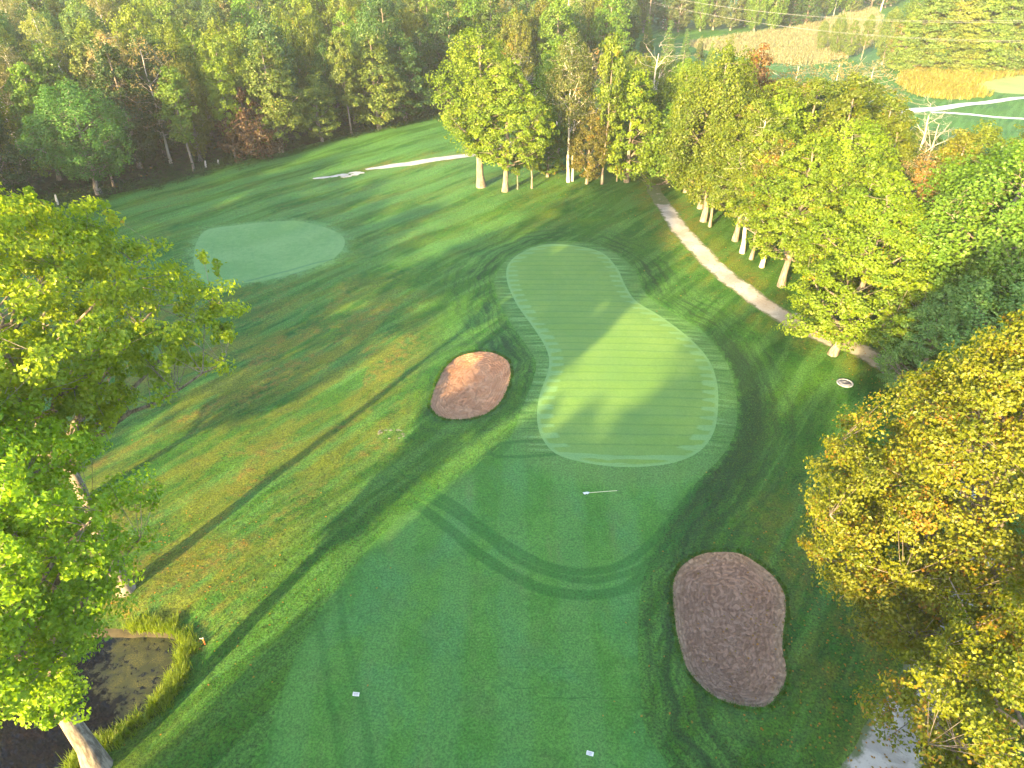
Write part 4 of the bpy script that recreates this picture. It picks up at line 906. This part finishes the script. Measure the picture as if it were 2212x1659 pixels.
# slabs near the layered maple, and stubs of posts at the left wood edge
for px, py, sx, lb in ((1722, 703, .5, 'pale flat stone half under the layered lime maple'), (1722, 725, .4, 'small pinkish stone at the edge of the cart path')):
    b = G(px, py-20); o = box('flat_stone', sx*1.5, sx, .25, (b[0], b[1], b[2]+.08), M['stone'], None, .06, (0, .05, .5)); tag(o, lb, 'stone')
for px, py, h, lb in ((125, 442, 1.3, 'leaning pale stump at the foot of the left wood'), (445, 362, 1.0, 'short white post at the edge of the wood by the slim maple'), (472, 357, .8, 'broken stub of a trunk in front of the wood')):
    b = G(px, py); v, f = tubes([(np.array([[0, 0, -.2], [.04, 0, h*.5], [.1, 0, h]]), np.array([.17, .14, .10]))], 8); o = mesh_np('stump', v, f, M['birch'], True); o.location = b; tag(o, lb, 'stump')
# bleached slabs at the broken end of the gravel path
r_ = np.random.default_rng(4)
for i, (px, py, L1) in enumerate([(695,384,1.4),(722,381,.7),(738,378,1.2),(748,381,.8),(765,373,1.0),(776,374,.9),(768,377,.7)]):
    b = G(px, py); n = 9; aa = np.arange(n)/n*6.28; v2 = np.c_[L1*np.cos(aa)*r_.uniform(.8, 1.1, n), .42*np.sin(aa)*r_.uniform(.7, 1.2, n)]
    v = np.vstack([np.c_[v2, np.full(n, -.1)], np.c_[v2*.97, np.full(n, .03)]]); i0 = np.arange(n); sd = np.stack([i0, (i0+1) % n, (i0+1) % n+n, i0+n], 1)
    o = mesh_np('gravel_patch', v, [sd, (i0+n)[None]], M['gpath'], False); o.location = b; o.rotation_euler = (0, 0, .35); tag(o, f'{ORD[i]} bare grey patch counting from the broken end of the gravel path', 'gravel patch', 'bare patches where the gravel path peters out')
# overhead wires
def pole(loc, h, lb):
    e = empty('utility_pole', loc); tag(e, lb, 'utility pole'); v, f = tubes([(np.array([[0, 0, -1], [0, 0, h]]), np.array([.18, .12]))], 8); mesh_np('post', v, f, M['bark'], True, parent=e)
    box('crossarm', 2.4, .12, .12, (0, -.15, h-.6), M['bark'], e); return e
P1 = np.array([150., 120., 0]); P2 = np.array([40., 230., 0])
pole(tuple(P1), 23.6, 'utility pole beyond the right edge carrying the wires'); pole(tuple(P2), 13.7, 'far utility pole on the skyline where the wires end')
for k, (off, z1, z2, sag, lb) in enumerate(((-.8, 23, 13, 6., 'upper overhead wire crossing the top right corner'), (.8, 23, 13, 6.3, 'second overhead wire just under the top one'), (-.8, 18, 11, 6., 'third overhead wire from the top, above the lowest one'), (.8, 18, 11, 6.3, 'lowest of the four overhead wires'))):
    t = np.linspace(0, 1, 40)[:, None]; a0 = P1+np.array([off, 0, z1]); b0 = P2+np.array([off, 0, z2]); c = a0+(b0-a0)*t; c[:, 2] -= sag*4*(t*(1-t))[:, 0]
    v, f = tubes([(c, np.full(40, .013))], 4); o = mesh_np('overhead_wire', v, f, M['cable'], True); tag(o, lb, 'wire', 'overhead wires')

# each tree of a group is told apart by its place along the group
TENS = ['', '', 'twenty', 'thirty', 'forty', 'fifty', 'sixty', 'seventy', 'eighty', 'ninety']
def ordinal(i):
    n = i+1
    if n <= 20: return ORD[i]
    if n % 10 == 0: return TENS[n//10][:-1]+'ieth'
    return TENS[n//10]+'-'+ORD[n % 10-1]
grp = {}
for o in list(scene.objects):
    if o.parent is None and 'group' in o.keys() and o.get('label') == o['group']: grp.setdefault(o['group'], []).append(o)
for g, L in grp.items():
    L.sort(key=lambda o: onscreen(o.location.x, o.location.y, 8.)[1])
    for i, o in enumerate(L):
        o['label'] = f'{ordinal(i)} from left of {g}' if len(L) > 1 else 'lone one among '+g

# ------------------------------------------------------------------ haze
X0, X1, Y0, Y1, Z0, Z1 = -700, 800, -350, 900, -4, 42
hz = mesh_np('haze', [[x, y, z] for x in (X0, X1) for y in (Y0, Y1) for z in (Z0, Z1)], np.array([[0, 1, 3, 2], [4, 6, 7, 5], [0, 4, 5, 1], [2, 3, 7, 6], [0, 2, 6, 4], [1, 5, 7, 3]]))
T = NT('haze_air'); vv = T.n('ShaderNodeVolumePrincipled'); vv.inputs['Color'].default_value = (.93, .95, 1, 1); vv.inputs['Density'].default_value = .00024; vv.inputs['Anisotropy'].default_value = .1
T.l(vv.outputs[0], T.out.inputs['Volume']); hz.data.materials.append(T.m); tag(hz, 'thin morning haze over the course', kind='stuff')
print('tris', sum(len(m.loops)-2*len(m.polygons) for m in bpy.data.meshes), 'objs', len(bpy.data.objects))
